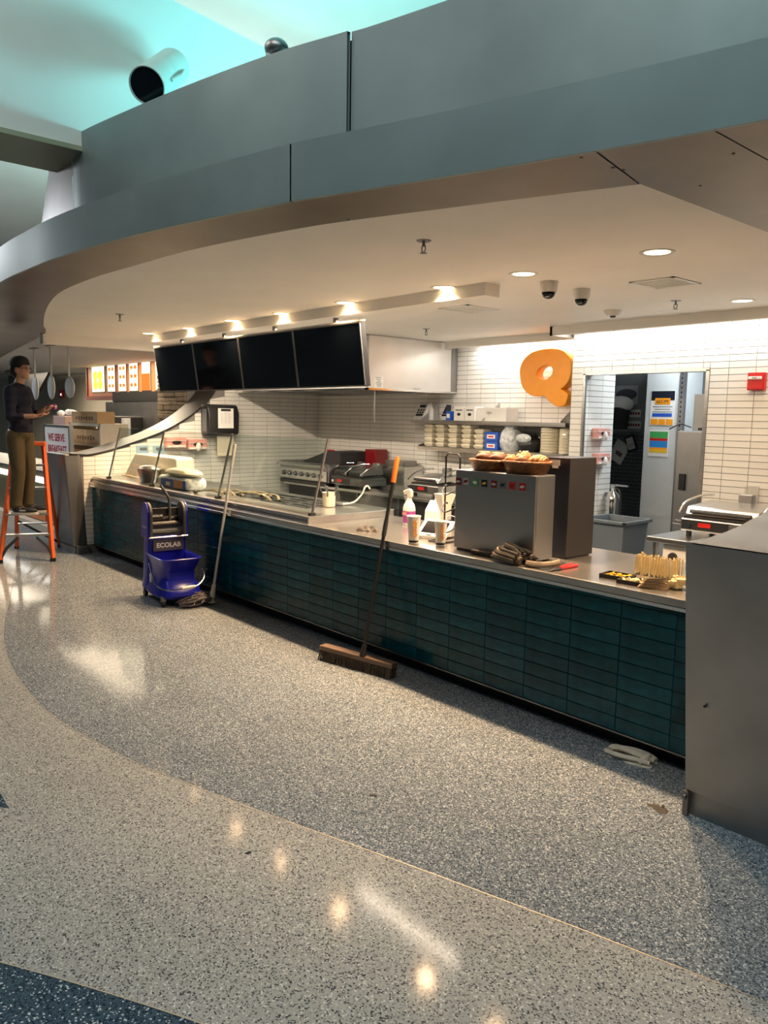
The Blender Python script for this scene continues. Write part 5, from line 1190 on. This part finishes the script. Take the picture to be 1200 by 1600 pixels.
for k in range(130):
    a0 = rnd.uniform(-1,1); st = Vector((rnd.uniform(-.03,.03), -.01+rnd.uniform(-.03,.03), .04+rnd.random()*.03)); e = hx+Vector((rnd.uniform(-.12,.16), rnd.uniform(-.09,.10), rnd.uniform(.012,.045)))
    m1 = lerp(st,e,.35)+Vector((rnd.uniform(-.06,.06),rnd.uniform(-.06,.06),rnd.uniform(.02,.07))); m2 = lerp(st,e,.75)+Vector((rnd.uniform(-.08,.08),rnd.uniform(-.08,.08),rnd.uniform(.0,.04)))
    P_ = spline([st,m1,m2,e],3)
    for q in P_: q.z = max(q.z, .009)
    g.tube(P_, .008, 5)
o = obj('yarn_head', g, 'yarn', mop, smooth=True); o['kind'] = 'stuff'
# ------------------------------------------------------------------ push broom
a, b = Vector((-4.34,3.215,0)), Vector((-3.69,3.335,0)); c = (a+b)/2; al = (b-a).normalized(); L_ = (b-a).length; pe = Vector((-al.y, al.x, 0))
br = thing('push_broom', 'push broom with black and orange handle leaning on the counter', 'broom', c, math.atan2(al.y, al.x))
R_ = Matrix.Rotation(-math.atan2(al.y, al.x), 3, 'Z')
obj('head_block', G().bb((-L_/2,-.01,.07),(L_/2,.065,.105)), 'broom_wood', br, bevel=.006)
g = G(); rnd = random.Random(4)
for i in range(58):
    for j in range(4):
        x_ = -L_/2+.01+(L_-.02)*i/57; y_ = -.002+.02*j
        g.tube([(x_,y_,.072),(x_+rnd.uniform(-.006,.006),y_-.012+rnd.uniform(-.012,.006),.002)], [.0055,.0065], 4, caps=True)
o = obj('bristles', g, 'bristle', br); o['kind'] = 'stuff'
hp = U(564,1025,Z=.11); hp.z = .10; top = U(617,714,Y=3.60)
d = top-hp; tt_ = (.89-.10)/d.z; yc_ = hp.y+d.y*tt_; top.y += (3.476-yc_)/tt_; 
q0 = R_ @ (hp-c); q0.y = min(max(q0.y, .0), .06); q1 = R_ @ (top-c); d = q1-q0
obj('socket', G().tube([q0, q0+d*.06], [.024,.018], 10), 'black', br)
obj('lower_handle', G().tube([q0+d*.03, q0+d*.62], .0125, 10), 'black', br, smooth=True); obj('joint_collar', G().tube([q0+d*.60, q0+d*.68], .017, 10), 'dark_grey', br); obj('upper_handle', G().tube([q0+d*.66, q0+d*.90], .014, 10), 'black', br, smooth=True); obj('orange_grip', G().tube([q0+d*.87, q0+d*.985, q0+d], [.0175,.0175,.012], 12), 'orange_grip', br, smooth=True)
# ------------------------------------------------------------------ rag, scraps
p = U(984,1186,Z=0); t = thing('floor_rag', 'crumpled off-white rag on the floor under the counter edge', 'rag', (p.x, p.y+.01, 0), .15)
o = crumple('cloth_layer', '', None, (0,0,0), (.125,.065,.022), 'rag', 6, 0, rough=.2); del o['label']; o.parent = t
for P_ in ([(-.12,-.03,.014),(-.05,-.055,.022),(.04,-.05,.026),(.11,-.03,.016)], [(-.11,.02,.022),(-.03,-.005,.040),(.05,-.015,.036),(.115,.01,.02)], [(-.09,.045,.02),(0,.04,.034),(.08,.045,.026),(.12,.03,.016)], [(-.115,-.01,.02),(-.10,.03,.026),(-.06,.055,.018)], [(.06,-.055,.014),(.085,-.01,.034),(.075,.04,.030)]):
    obj('fold', G().tube(spline(P_,5), .017, 8, flat=.75), 'rag', t, smooth=True)
def scrap(px_, py_, r, label, m, seed):
    p = U(px_, py_, Z=0); crumple('debris_scrap', label, 'debris', p, (r,r*.45,.006), m, seed, seed*.7, 10)
scrap(583,1243,.018,'small dark scrap on the blue-grey floor below the broom','dark_grey',1)
scrap(388,1333,.012,'small dark scrap on the pale floor near the brass strip','dark_grey',2)
scrap(1036,1260,.014,'dark crumb on the floor by the steel end block','dark_grey',3)
scrap(712,1072,.012,'pale crumb on the floor in the counter shadow','letter_grey',4)
g = G(); rnd = random.Random(3); p = U(1030,1264,Z=0); vs = [(p.x+.06*math.cos(a)*(.5+.8*rnd.random()), p.y+.03*math.sin(a)*(.5+.8*rnd.random()), .0011) for a in [2*PI*i/18 for i in range(18)]]
g.add(vs, [tuple(range(18))]); o = obj('dirt_smudge', g, 'dirt'); tag(o, 'brown dirt smudge on the floor at the foot of the steel end block', 'stain')
# ------------------------------------------------------------------ neighbouring stall at far left
nb = thing('neighbour_counter', 'curving olive counter of the neighbouring stall with a glowing strip', 'counter', (-12.5, 3.9, 0))
obj('body', G().bb((-17,3.62,.12),(-10.25,4.35,.86)), 'olive', nb, world=True); obj('worktop', G().bb((-17,3.52,.86),(-10.2,4.4,.90)), 'steel_dull', nb, bevel=.004, world=True); obj('light_strip', G().bb((-17,3.60,.70),(-10.25,3.625,.78)), 'strip_white', nb, world=True); obj('kick_base', G().bb((-17,3.50,0),(-10.2,4.3,.12)), 'wall_beige', nb, world=True)
obj('orange_patch', G().bb((-13.2,3.612,.14),(-11.6,3.62,.34)), 'menu_orange', nb, world=True); obj('green_patch', G().bb((-11.5,3.612,.13),(-10.5,3.62,.36)), 'green', nb, world=True)
lamp('AREA', 'stall_fill_lamp', (-12.6, 5.2, 2.6), 110, (1,.80,.56), (-12.6,5.4,0), shape='RECTANGLE', size=3.0, size_y=1.4)  # unseen fill lamp brightening the neighbouring stall
g = G().bb((-30,6.9,0),(-9.6,7.0,2.64)); struct('wall_neighbour', g, 'wall_beige', 'beige back wall of the neighbouring stall', 'wall')
lamp('AREA', 'stall_fill_lamp', (-18.5, 5.4, 2.6), 130, (1,.85,.64), (-18.5,5.8,0), shape='RECTANGLE', size=4.0, size_y=1.2)  # second unseen lamp, added to lighten the beige back wall
# sign board
Ys = 3.85
a, b = U(72,666,Y=Ys), U(112,740,Y=Ys)
sgn = thing('breakfast_sign', 'white upright board reading WE SERVE BREAKFAST on the neighbouring counter', 'sign', ((a.x+b.x)/2, Ys, .90)); w, h = b.x-a.x, a.z-.90
obj('board', G().bb((-w/2,-.02,.0),(w/2,.02,h)), 'paper', sgn)
for s in (-1,1): obj('side_frame', G().bb((s*(w/2+.02)-.02,-.03,0),(s*(w/2+.02)+.02,.03,h+.03)), 'steel_dull', sgn)
obj('top_frame', G().bb((-w/2,-.03,h),(w/2,.03,h+.03)), 'steel_dull', sgn)
zl = U(90,684,Y=Ys).z-.90
text('lettering', 'WE SERVE', .15, frame((-.02,-.022,zl),(1,0,0),(0,0,1)), 'sign_red', sgn, bold=.004, sx=w*.8/.78); text('lettering', 'BREAKFAST', .15, frame((0,-.022,zl-.17),(1,0,0),(0,0,1)), 'sign_red', sgn, bold=.004, sx=w*.95/.95)
# carton rack
Yk = 4.25
a, b = U(120,660,Y=Yk), U(178,705,Y=Yk); rx = (a.x+b.x)/2; w = b.x-a.x; hz = a.z
w *= .85
rk = thing('carton_rack', 'white open rack holding brown cartons on the neighbouring counter', 'rack', (rx, Yk+.05, .90)); H_ = hz-.90
for s in (-1,1): obj('upright', G().bb((s*w/2-.025,-.2,0),(s*w/2+.025,.2,H_)), 'wall_beige', rk)
obj('top_board', G().bb((-w/2,-.2,H_-.04),(w/2,.2,H_)), 'wall_beige', rk); obj('mid_board', G().bb((-w/2,-.2,H_*.52),(w/2,.2,H_*.52+.03)), 'wall_beige', rk)
def carton(label, c, d, text_=None):
    o = obj('carton', G().bb((-d[0]/2,-d[1]/2,0),(d[0]/2,d[1]/2,d[2])), 'cardboard', None, bevel=.004); o.location = c; tag(o, label, 'box', 'brown cartons')
    obj('tape_strip', G().bb((-.03,-d[1]/2-.001,0),(.03,-d[1]/2,d[2])), 'tape', o)
    g = G(); rnd = random.Random(len(label))
    for k in range(7): g.box((-d[0]*.3+d[0]*.1*k,-d[1]/2-.0015,d[2]*.42), (d[0]*.06,.001,d[2]*(.2+.15*rnd.random())))
    q = obj('print_marks', g, 'cardboard_print', o); q['kind'] = 'stuff'
    return o
carton('brown carton with dark print lying on top of the white rack', (rx-.05, Yk+.0, hz), (w*.85,.25,U(140,643,Y=Yk).z-hz))
carton('brown carton on the middle board of the white rack', (rx, Yk+.05, .90+H_*.52+.03), (w*.86,.36,(H_-.04-H_*.52-.03)*.8))
carton('large brown carton at the bottom of the white rack', (rx, Yk+.05, .90), (w*.86,.36,H_*.42))
p = U(97,664,Y=4.2); t = thing('condiment_box', 'pink box topped with crumpled papers behind the breakfast sign', 'box', (p.x, 4.3, .90)); hh = U(97,650,Y=4.2).z-.90
obj('body', G().bb((-.25,-.15,0),(.28,.15,hh)), 'pink_pale', t, bevel=.006); rnd = random.Random(2)
for k in range(6): obj('paper_scrap', G().ell((-.2+.085*k,rnd.uniform(-.08,.08),hh+.04+.02*rnd.random()), (.06,.06,.05), 7, 5), 'paper', t)
# kitchen machines behind
a, b = U(143,627,Y=5.2), U(248,690,Y=5.2)
hm = thing('stall_hood', 'grey steel equipment hood with dark machine below in the neighbouring stall', 'appliance', ((a.x+b.x)/2, 5.5, 0)); w = b.x-a.x
obj('steel_back', G().bb((-w/2,-.05,0),(w/2-.1,.3,a.z)), 'steel_dull', hm, bevel=.01); obj('dark_slot', G().bb((-w/2+.35,-.06,a.z),(w/2-.1,.28,a.z+.16)), 'black', hm); obj('dark_machine', G().bb((-w*.22,-.5,.0),(w*.08,-.05,a.z-.25)), 'black', hm, bevel=.02)
obj('machine_arm', G().tube([(-w*.22,-.5,a.z-.25),(-w*.1,-.52,a.z-.55),(w*.02,-.5,a.z-.65)], .03, 8), 'steel', hm); obj('cup_stack', G().cyl((w*.14,-.4,a.z-.9),(w*.14,-.4,a.z-.28),.07,n=16), 'letter_grey', hm); obj('shelf_plate', G().bb((-w*.3,-.55,0.0),(w*.3,-.05,a.z-.9)), 'steel_dark', hm)
for k in range(2): obj('post', G().cyl((w*(.05+.26*k),-.02,a.z),(w*(.05+.26*k),-.02,a.z+.12),.02,n=8), 'chrome', hm)
# menu board
Ym = 6.0
a, b = U(137,590,Y=Ym), U(262,590,Y=Ym); z0 = U(190,620,Y=Ym).z; z1 = U(190,551,Y=Ym).z
mbd = thing('menu_board', 'orange-brown menu board with lit vertical panels over the neighbouring stall', 'menu board', ((a.x+b.x)/2, Ym, z0)); w = b.x-a.x; ox = (a.x+b.x)/2
obj('casing', G().bb((-w/2,0,0),(w/2,.25,z1-z0)), 'menu_orange', mbd, bevel=.01); obj('lower_edge', G().bb((-w/2-.05,-.03,-.05),(w/2+.05,.25,.02)), 'menu_dark', mbd)
obj('side_return', G().hexa([(-w/2-.75,-.55,-.02),(-w/2,-.0,-.02),(-w/2,.25,-.02),(-w/2-.75,.25,-.02),(-w/2-.75,-.55,(z1-z0)*.85),(-w/2,0,z1-z0),(-w/2,.25,z1-z0),(-w/2-.75,.25,(z1-z0)*.85)]) if False else G().bb((-w/2-.05,-.02,0),(-w/2,.27,z1-z0)), 'menu_dark', mbd)
panels = [(144.5,163.5),(169,180),(186,197.5),(203,216),(222.5,235.5),(244,252)]
for k, (pa, pb) in enumerate(panels):
    xa, xb = U(pa,590,Y=Ym).x-ox, U(pb,590,Y=Ym).x-ox; za, zb = (z1-z0)*.13, (z1-z0)*(.88 if k else .90)
    pn = obj('lit_panel', G().bb((xa,-.012,za),(xb,-.002,zb)), 'menu_lit', mbd); obj('panel_frame', G().bb((xa-.02,-.008,za-.02),(xb+.02,-.0015,zb+.02)), 'black', mbd)
    if k == 0:
        for q in range(4): obj('food_picture', G().lathe([(.10,0),(.10,.002)], n=14, sx=1.2, T=frame((xa+(xb-xa)*(.3+.4*(q % 2)),-.0145,za+(zb-za)*(.22+.28*(q//2))),(1,0,0),(0,0,1))), 'menu_yellow', pn)
    elif k == 4: obj('red_block', G().bb((xa,-.014,za),(xb,-.012,za+(zb-za)*.48)), 'menu_red', pn)
    if k: obj('red_heading', G().bb((xa,-.014,zb-(zb-za)*.10),(xb,-.012,zb)), 'menu_red', pn)
    if k in (1,2,3):
        for q in range(6): obj('item_picture', G().bb((xa+(xb-xa)*(.12+.45*(q % 2)),-.014,za+(zb-za)*(.12+.26*(q//2))),(xa+(xb-xa)*(.42+.45*(q % 2)),-.012,za+(zb-za)*(.22+.26*(q//2)))), 'menu_red', pn)
# pendant paddles
for k, (rx_, ty, dy0, dy1, wd) in enumerate(((53,548,588,625,9),(78,541,586,624,9),(106,537,588,622,12))):
    Yp = 3.6; pz = U(rx_,ty,Y=Yp); d0, d1 = U(rx_,dy0,Y=Yp), U(rx_+(-4 if k == 2 else 0),dy1,Y=Yp)
    t = thing('pendant_lamp', '%s pale paddle-shaped pendant hanging on a rod at far left' % ('left','middle','right')[k], 'pendant', (pz.x, Yp, d1.z), 0, 'hanging paddles')
    hh = d0.z-d1.z; o_ = Vector((pz.x,Yp,d1.z))
    obj('rod', G().cyl((0,0,hh*.9),(0,0,ZC-d1.z),.014,n=8), 'white_plastic', t); obj('ceiling_plate', G().bb((-.12,-.03,ZC-d1.z-.012),(.12,.03,ZC-d1.z)), 'steel_dark', t)
    g = G().ell((0,0,hh/2), (.12+.04*(k == 2),.035,hh/2), 18, 12, Matrix.Rotation(.15*(k == 2)+.0,4,'Y')); obj('paddle', g, 'room_white', t, smooth=True)
p = U(95.5,622,Y=6.85); o = thing('fire_alarm', 'small red fire alarm on the beige wall at far left', 'fire alarm', (p.x, 6.9, p.z)); obj('housing', G().bb((-.13,-.06,0),(.13,0,.20)), 'red', o, bevel=.01); obj('strobe', G().ell((.03,-.06,.09),(.03,.02,.03),10,6), 'alarm_led', o)
a = U(62,580,Y=5.9); t = thing('dark_screen', 'black angled hanging screen behind the pendants at far left', 'screen', (a.x-.6, 5.9, U(62,618,Y=5.9).z)); hh = U(62,583,Y=5.9).z-ROOTLOC[t.name].z
obj('panel', G().prism([(-1.8,0),(.35,0),(1.3,hh),(-1.8,hh)], .06, frame((0,.03,0),(1,0,0),(0,0,1))), 'black', t); obj('hanger', G().cyl((-.2,0,hh),(-.2,0,ZC-ROOTLOC[t.name].z),.02,n=8), 'steel_dark', t)
# stone-clad pier behind the partition
Yst = 5.12
x0, x1 = U(249,650,Y=Yst).x, -10.1
pier = struct('wall_stone', G().bb((x0,Yst,0),(x1,Yst+.3,ZC)), 'grout', 'stacked-stone pier behind the swooping partition', 'wall')
rnd = random.Random(12); z_ = 1.2
while z_ < 2.3:
    hs = rnd.uniform(.05,.09); x_ = x0
    while x_ < x1-.02:
        ws_ = min(rnd.uniform(.18,.42), x1-x_); obj('stone', G().bb((x_+.004,Yst-.02-rnd.random()*.02,z_+.003),(x_+ws_-.004,Yst,z_+hs-.003)), 'stone', pier, bevel=.006, seg=1); x_ += ws_
    z_ += hs
# ------------------------------------------------------------------ step ladder
la, lb = Vector((-9.197,2.93,0)), Vector((-9.428,2.415,0)); lc = (la+lb)/2; wv_ = (la-lb).normalized(); bk__ = Vector((-wv_.y, wv_.x, 0))
if bk__.x > 0: bk__ = -bk__
W_ = (la-lb).length
ld = thing('step_ladder', 'orange fibreglass step ladder under the standing man', 'ladder', lc, math.atan2(wv_.y, wv_.x))
# local x along the feet line, local y = rear side
HT = 1.34; 
def rail(s, t): return Vector((s*(W_/2*(1-.42*t)), .52*t, HT*t))
def rear(s, t): return Vector((s*(W_/2*(1-.38*t)-.03), 1.0-.40*t, HT*t))
for s in (-1,1):
    rl = obj('front_rail', G().tube([rail(s,.01), rail(s,1)], .030, 4), 'ladder_orange', ld); obj('foot', G().box(rail(s,0)+Vector((0,0,.02)), (.06,.06,.04)), 'black', rl)
    rl = obj('rear_rail', G().tube([rear(s,.01), rear(s,1)], .025, 4), 'ladder_orange', ld); obj('foot', G().box(rear(s,0)+Vector((0,0,.015)), (.05,.05,.03)), 'black', rl)
    obj('knee_brace', G().tube([rail(s,.03)+Vector((0,.0,0)), rail(s,.12)+Vector((-s*.05,0,0)), rail(s,.205)+Vector((-s*.16,0,0))], .02, 4), 'black', ld)
for t_ in (.225,.40,.62,.82):
    a_, b_ = rail(-1,t_), rail(1,t_); c_ = (a_+b_)/2; obj('step', G().box((0,c_.y+.02,c_.z), ((b_-a_).length-.01,.085,.024)), 'steel', ld, bevel=.003)
obj('top_cap', G().box((0,.56,HT+.01), (W_*.66,.18,.05)), 'ladder_orange', ld, bevel=.01)
for t_ in (.25,.6): a_, b_ = rear(-1,t_), rear(1,t_); obj('rear_brace', G().tube([a_,b_], .014, 6), 'steel', ld)
obj('rear_diagonal', G().tube([rear(-1,.28), rear(1,.05)], .014, 4), 'black', ld)
# ------------------------------------------------------------------ man on the ladder
st_t = .40; sp = rail(0,st_t); RL = Matrix.Rotation(math.atan2(wv_.y, wv_.x), 3, 'Z'); base = lc+RL @ Vector((-.03, sp.y-.005, sp.z+.013))
man = thing('person', 'man in dark plaid shirt, backward cap and olive trousers standing on the ladder', 'person', base, math.atan2(.753,.658))
def limb(g, P_, R, n=12): 
    g.tube(P_, R, n)
    for p, r in zip(P_, R): g.ell(p, (r,r,r), 10, 8)
arms = {-1: [(-.02,-.19,1.41),(.0,-.245,1.13),(.235,-.16,1.135)], 1: [(-.02,.19,1.41),(.05,.235,1.15),(.235,.06,1.20)]}
g = G()
for s in (-1,1):
    limb(g, [(-.02+.02*s,s*.085,.93),(.01+.015*s,s*.10,.50),(-.03+.02*s,s*.105,.09)], [.085,.058,.042])
    limb(g, [(-.02+.02*s,s*.105,.05),(.12+.02*s,s*.11,.035)], [.04,.032])
    limb(g, arms[s], [.052,.042,.028])
g.ell((-.01,0,.98), (.115,.155,.13)); g.ell((0,0,1.15), (.11,.145,.20)); g.ell((-.01,0,1.34), (.12,.175,.15)); g.ell((-.02,0,1.42), (.08,.17,.08))
limb(g, [(-.02,0,1.45),(.02,0,1.57)], [.06,.052])
g.ell((.02,0,1.67), (.098,.078,.118), 18, 14); g.ell((.055,0,1.605), (.062,.055,.055)); g.ell((.11,0,1.65), (.026,.014,.022)); g.ell((.095,0,1.605), (.022,.024,.009)); g.ell((.088,0,1.575), (.024,.028,.02))
for s in (-1,1): g.ell((.005,s*.079,1.655), (.022,.010,.032)); g.ell((.092,s*.032,1.685), (.016,.018,.008))
for s in (-1,1):
    w_ = Vector(arms[s][2]); fd = (Vector((.30,-.10 if s < 0 else .03,1.15 if s < 0 else 1.215))-w_).normalized(); up_ = Vector((0,0,1)); sd_ = fd.cross(up_).normalized()
    pc = w_+fd*.055; T = frame(pc, fd, sd_); g.ell((0,0,0), (.055,.040,.018), 12, 8, T)
    for k, ln in enumerate((.062,.072,.068,.052)):
        b_ = pc+fd*.045+sd_*(.030-.020*k); up2 = Vector((0,0,1))
        g.tube([b_, b_+fd*ln*.45+up2*.004, b_+fd*ln*.8+up2*(.018), b_+fd*ln*.85+up2*(.036)], [.010,.0095,.009,.007], 8)
    tb = pc-fd*.01+sd_*(.036*(1)); g.tube([tb, tb+fd*.03+sd_*.018+up_*.012, tb+fd*.055+sd_*.008+up_*.028], [.012,.0105,.008], 8)
fused('body', g, 'skin', man, .0085, 4)
g = G(); g.ell((0,0,.985), (.135,.175,.09)); g.ell((.0,0,1.12), (.132,.168,.20)); g.ell((-.01,0,1.33), (.14,.195,.16)); g.ell((-.02,0,1.43), (.095,.185,.085)); g.ell((-.01,0,1.48), (.07,.075,.05))
for s in (-1,1):
    A_ = [Vector(q) for q in arms[s]]; e_ = lerp(A_[1],A_[2],.45); limb(g, [A_[0],A_[1],e_], [.075,.060,.046])
fused('shirt', g, 'plaid', man, .012, 5)
g = G(); g.ell((-.01,0,.94), (.128,.168,.11))
for s in (-1,1): limb(g, [(-.02+.02*s,s*.085,.90),(.01+.015*s,s*.10,.50),(-.03+.02*s,s*.105,.12)], [.102,.080,.070]); g.tube([(-.03+.02*s,s*.105,.14),(-.025+.02*s,s*.105,.085)], [.070,.073], 12)
fused('trousers', g, 'trousers', man, .012, 4)
for s in (-1,1):
    g = G(); g.ell((.0+.02*s,s*.108,.055), (.07,.05,.05)); g.ell((.11+.02*s,s*.112,.046), (.115,.050,.040)); sh = fused('shoe', g, 'sneaker', man, .01, 3)
    obj('sole', G().lathe([(1,0),(1.03,.012),(1,.026)], (0,0,0), 20, T=Matrix.Translation((.075+.02*s,s*.112,0)) @ Matrix.Diagonal((.160,.054,1,1))), 'sole', sh, smooth=True)
    obj('side_stripe', G().box((.07+.02*s,s*.112-s*0-.048 if s < 0 else s*.112+.048,.05), (.07,.006,.016)), 'sole', sh)
g = G(); g.ell((-.02,0,1.665), (.085,.086,.105)); g.ell((.01,0,1.70), (.095,.084,.09)); hr = fused('hair', g, 'hair', man, .01, 2)
hv = [v for v in hr.data.vertices]
g = G(); prof = [(1.0,0),(1.0,.03),(.93,.065),(.72,.095),(.35,.112),(.02,.116)]
g.lathe(prof, (0,0,0), 22, T=Matrix.Translation((.012,0,1.705)) @ Matrix.Rotation(-.12,4,'Y') @ Matrix.Diagonal((.112,.092,1,1)), cap1=True); cp_ = obj('cap', g, 'cap', man, smooth=True)
g = G().prism([(-.10,-.07),(-.155,-.055),(-.175,0),(-.155,.055),(-.10,.07)], .008, Matrix.Translation((.005,0,1.685)) @ Matrix.Rotation(-.35,4,'Y')); obj('brim', g, 'cap', cp_, bevel=.002)
gl = G()
for s in (-1,1): gl.tube([(.113,s*.035+.022*math.cos(a),1.672+.016*math.sin(a)) for a in [2*PI*i/12 for i in range(12)]], .0028, 6, closed=True); gl.tube([(.112,s*.057,1.675),(.02,s*.084,1.68)], .0028, 6)
gl.tube([(.115,-.013,1.675),(.115,.013,1.675)], .0028, 6); obj('glasses', gl, 'black', man)
ph_ = Vector(arms[1][2])+Vector((.11,-.02,.045)); Tm = man.matrix_basis
t = thing('small_can', 'small purple box held in the man\'s raised hand', 'box', base+Matrix.Rotation(math.atan2(.753,.658),3,'Z') @ ph_, math.atan2(.753,.658)); obj('box_body', G().bb((-.05,-.03,-.03),(.05,.03,.03)), 'purple', t, bevel=.006); obj('white_band', G().bb((-.051,-.031,-.005),(.051,.031,.01)), 'letter_grey', t)
# ------------------------------------------------------------------ spotlight on the bulkhead
f0 = U(229,134,X=-4.95); b0 = U(270,104,X=-5.30); ax = (b0-f0).normalized()
sp_ = thing('spotlight', 'pale cylindrical spotlight with dark front mounted above the canopy', 'spotlight', f0)
L1 = (b0-f0).length; R1 = .115
sdv = ax.cross(Vector((0,0,1))).normalized(); T = frame((0,0,0), sdv, ax.cross(sdv)*-1)
Tz = Matrix.Translation((0,0,0)) @ frame((0,0,0), sdv, ax.cross(sdv))
Tz = frame((0,0,0), sdv, ax.cross(sdv))
zdir = Vector((Tz[0][2],Tz[1][2],Tz[2][2])); sgnz = 1 if zdir.dot(ax) > 0 else -1
obj('housing', G().lathe([(R1*.93,sgnz*.015),(R1*.95,0),(R1,0),(R1,sgnz*L1),(R1*.7,sgnz*(L1+.02))], n=32, T=Tz, cap0=False), 'spot_body', sp_, smooth=True); obj('lens', G().lathe([(R1*.94,sgnz*.012),(R1*.94,sgnz*.016)], n=32, T=Tz), 'black_gloss', sp_)
obj('yoke', G().tube([ax*L1*.25+sdv*R1*1.05, ax*L1*.5+sdv*R1*1.25, ax*L1*.75+sdv*R1*1.05], .01, 8), 'spot_body', sp_); obj('yoke', G().tube([ax*L1*.25-sdv*R1*1.05, ax*L1*.5-sdv*R1*1.25, ax*L1*.75-sdv*R1*1.05], .01, 8), 'spot_body', sp_)
q = Vector((-5.5-f0.x, b0.y-f0.y, b0.z-f0.z)); obj('wall_bracket', G().tube([ax*L1, q], .02, 8), 'spot_body', sp_)
p = U(432,76,Y=2.42); sp2 = thing('spotlight', 'top of a second spotlight peeking over the canopy edge', 'spotlight', p); obj('housing', G().ell((0,0,0), (.065,.065,.05), 16, 10), 'steel_dull', sp2, smooth=True); fy = interp(sorted((q_[0], q_[1]) for q_ in UC), p.x)+.02-p.y; obj('bracket', G().tube([(0,0,-.05),(0,fy,-.05),(0,fy,3.55-p.z)], .02, 8), 'steel_dull', sp2)
bpy.context.view_layer.update()
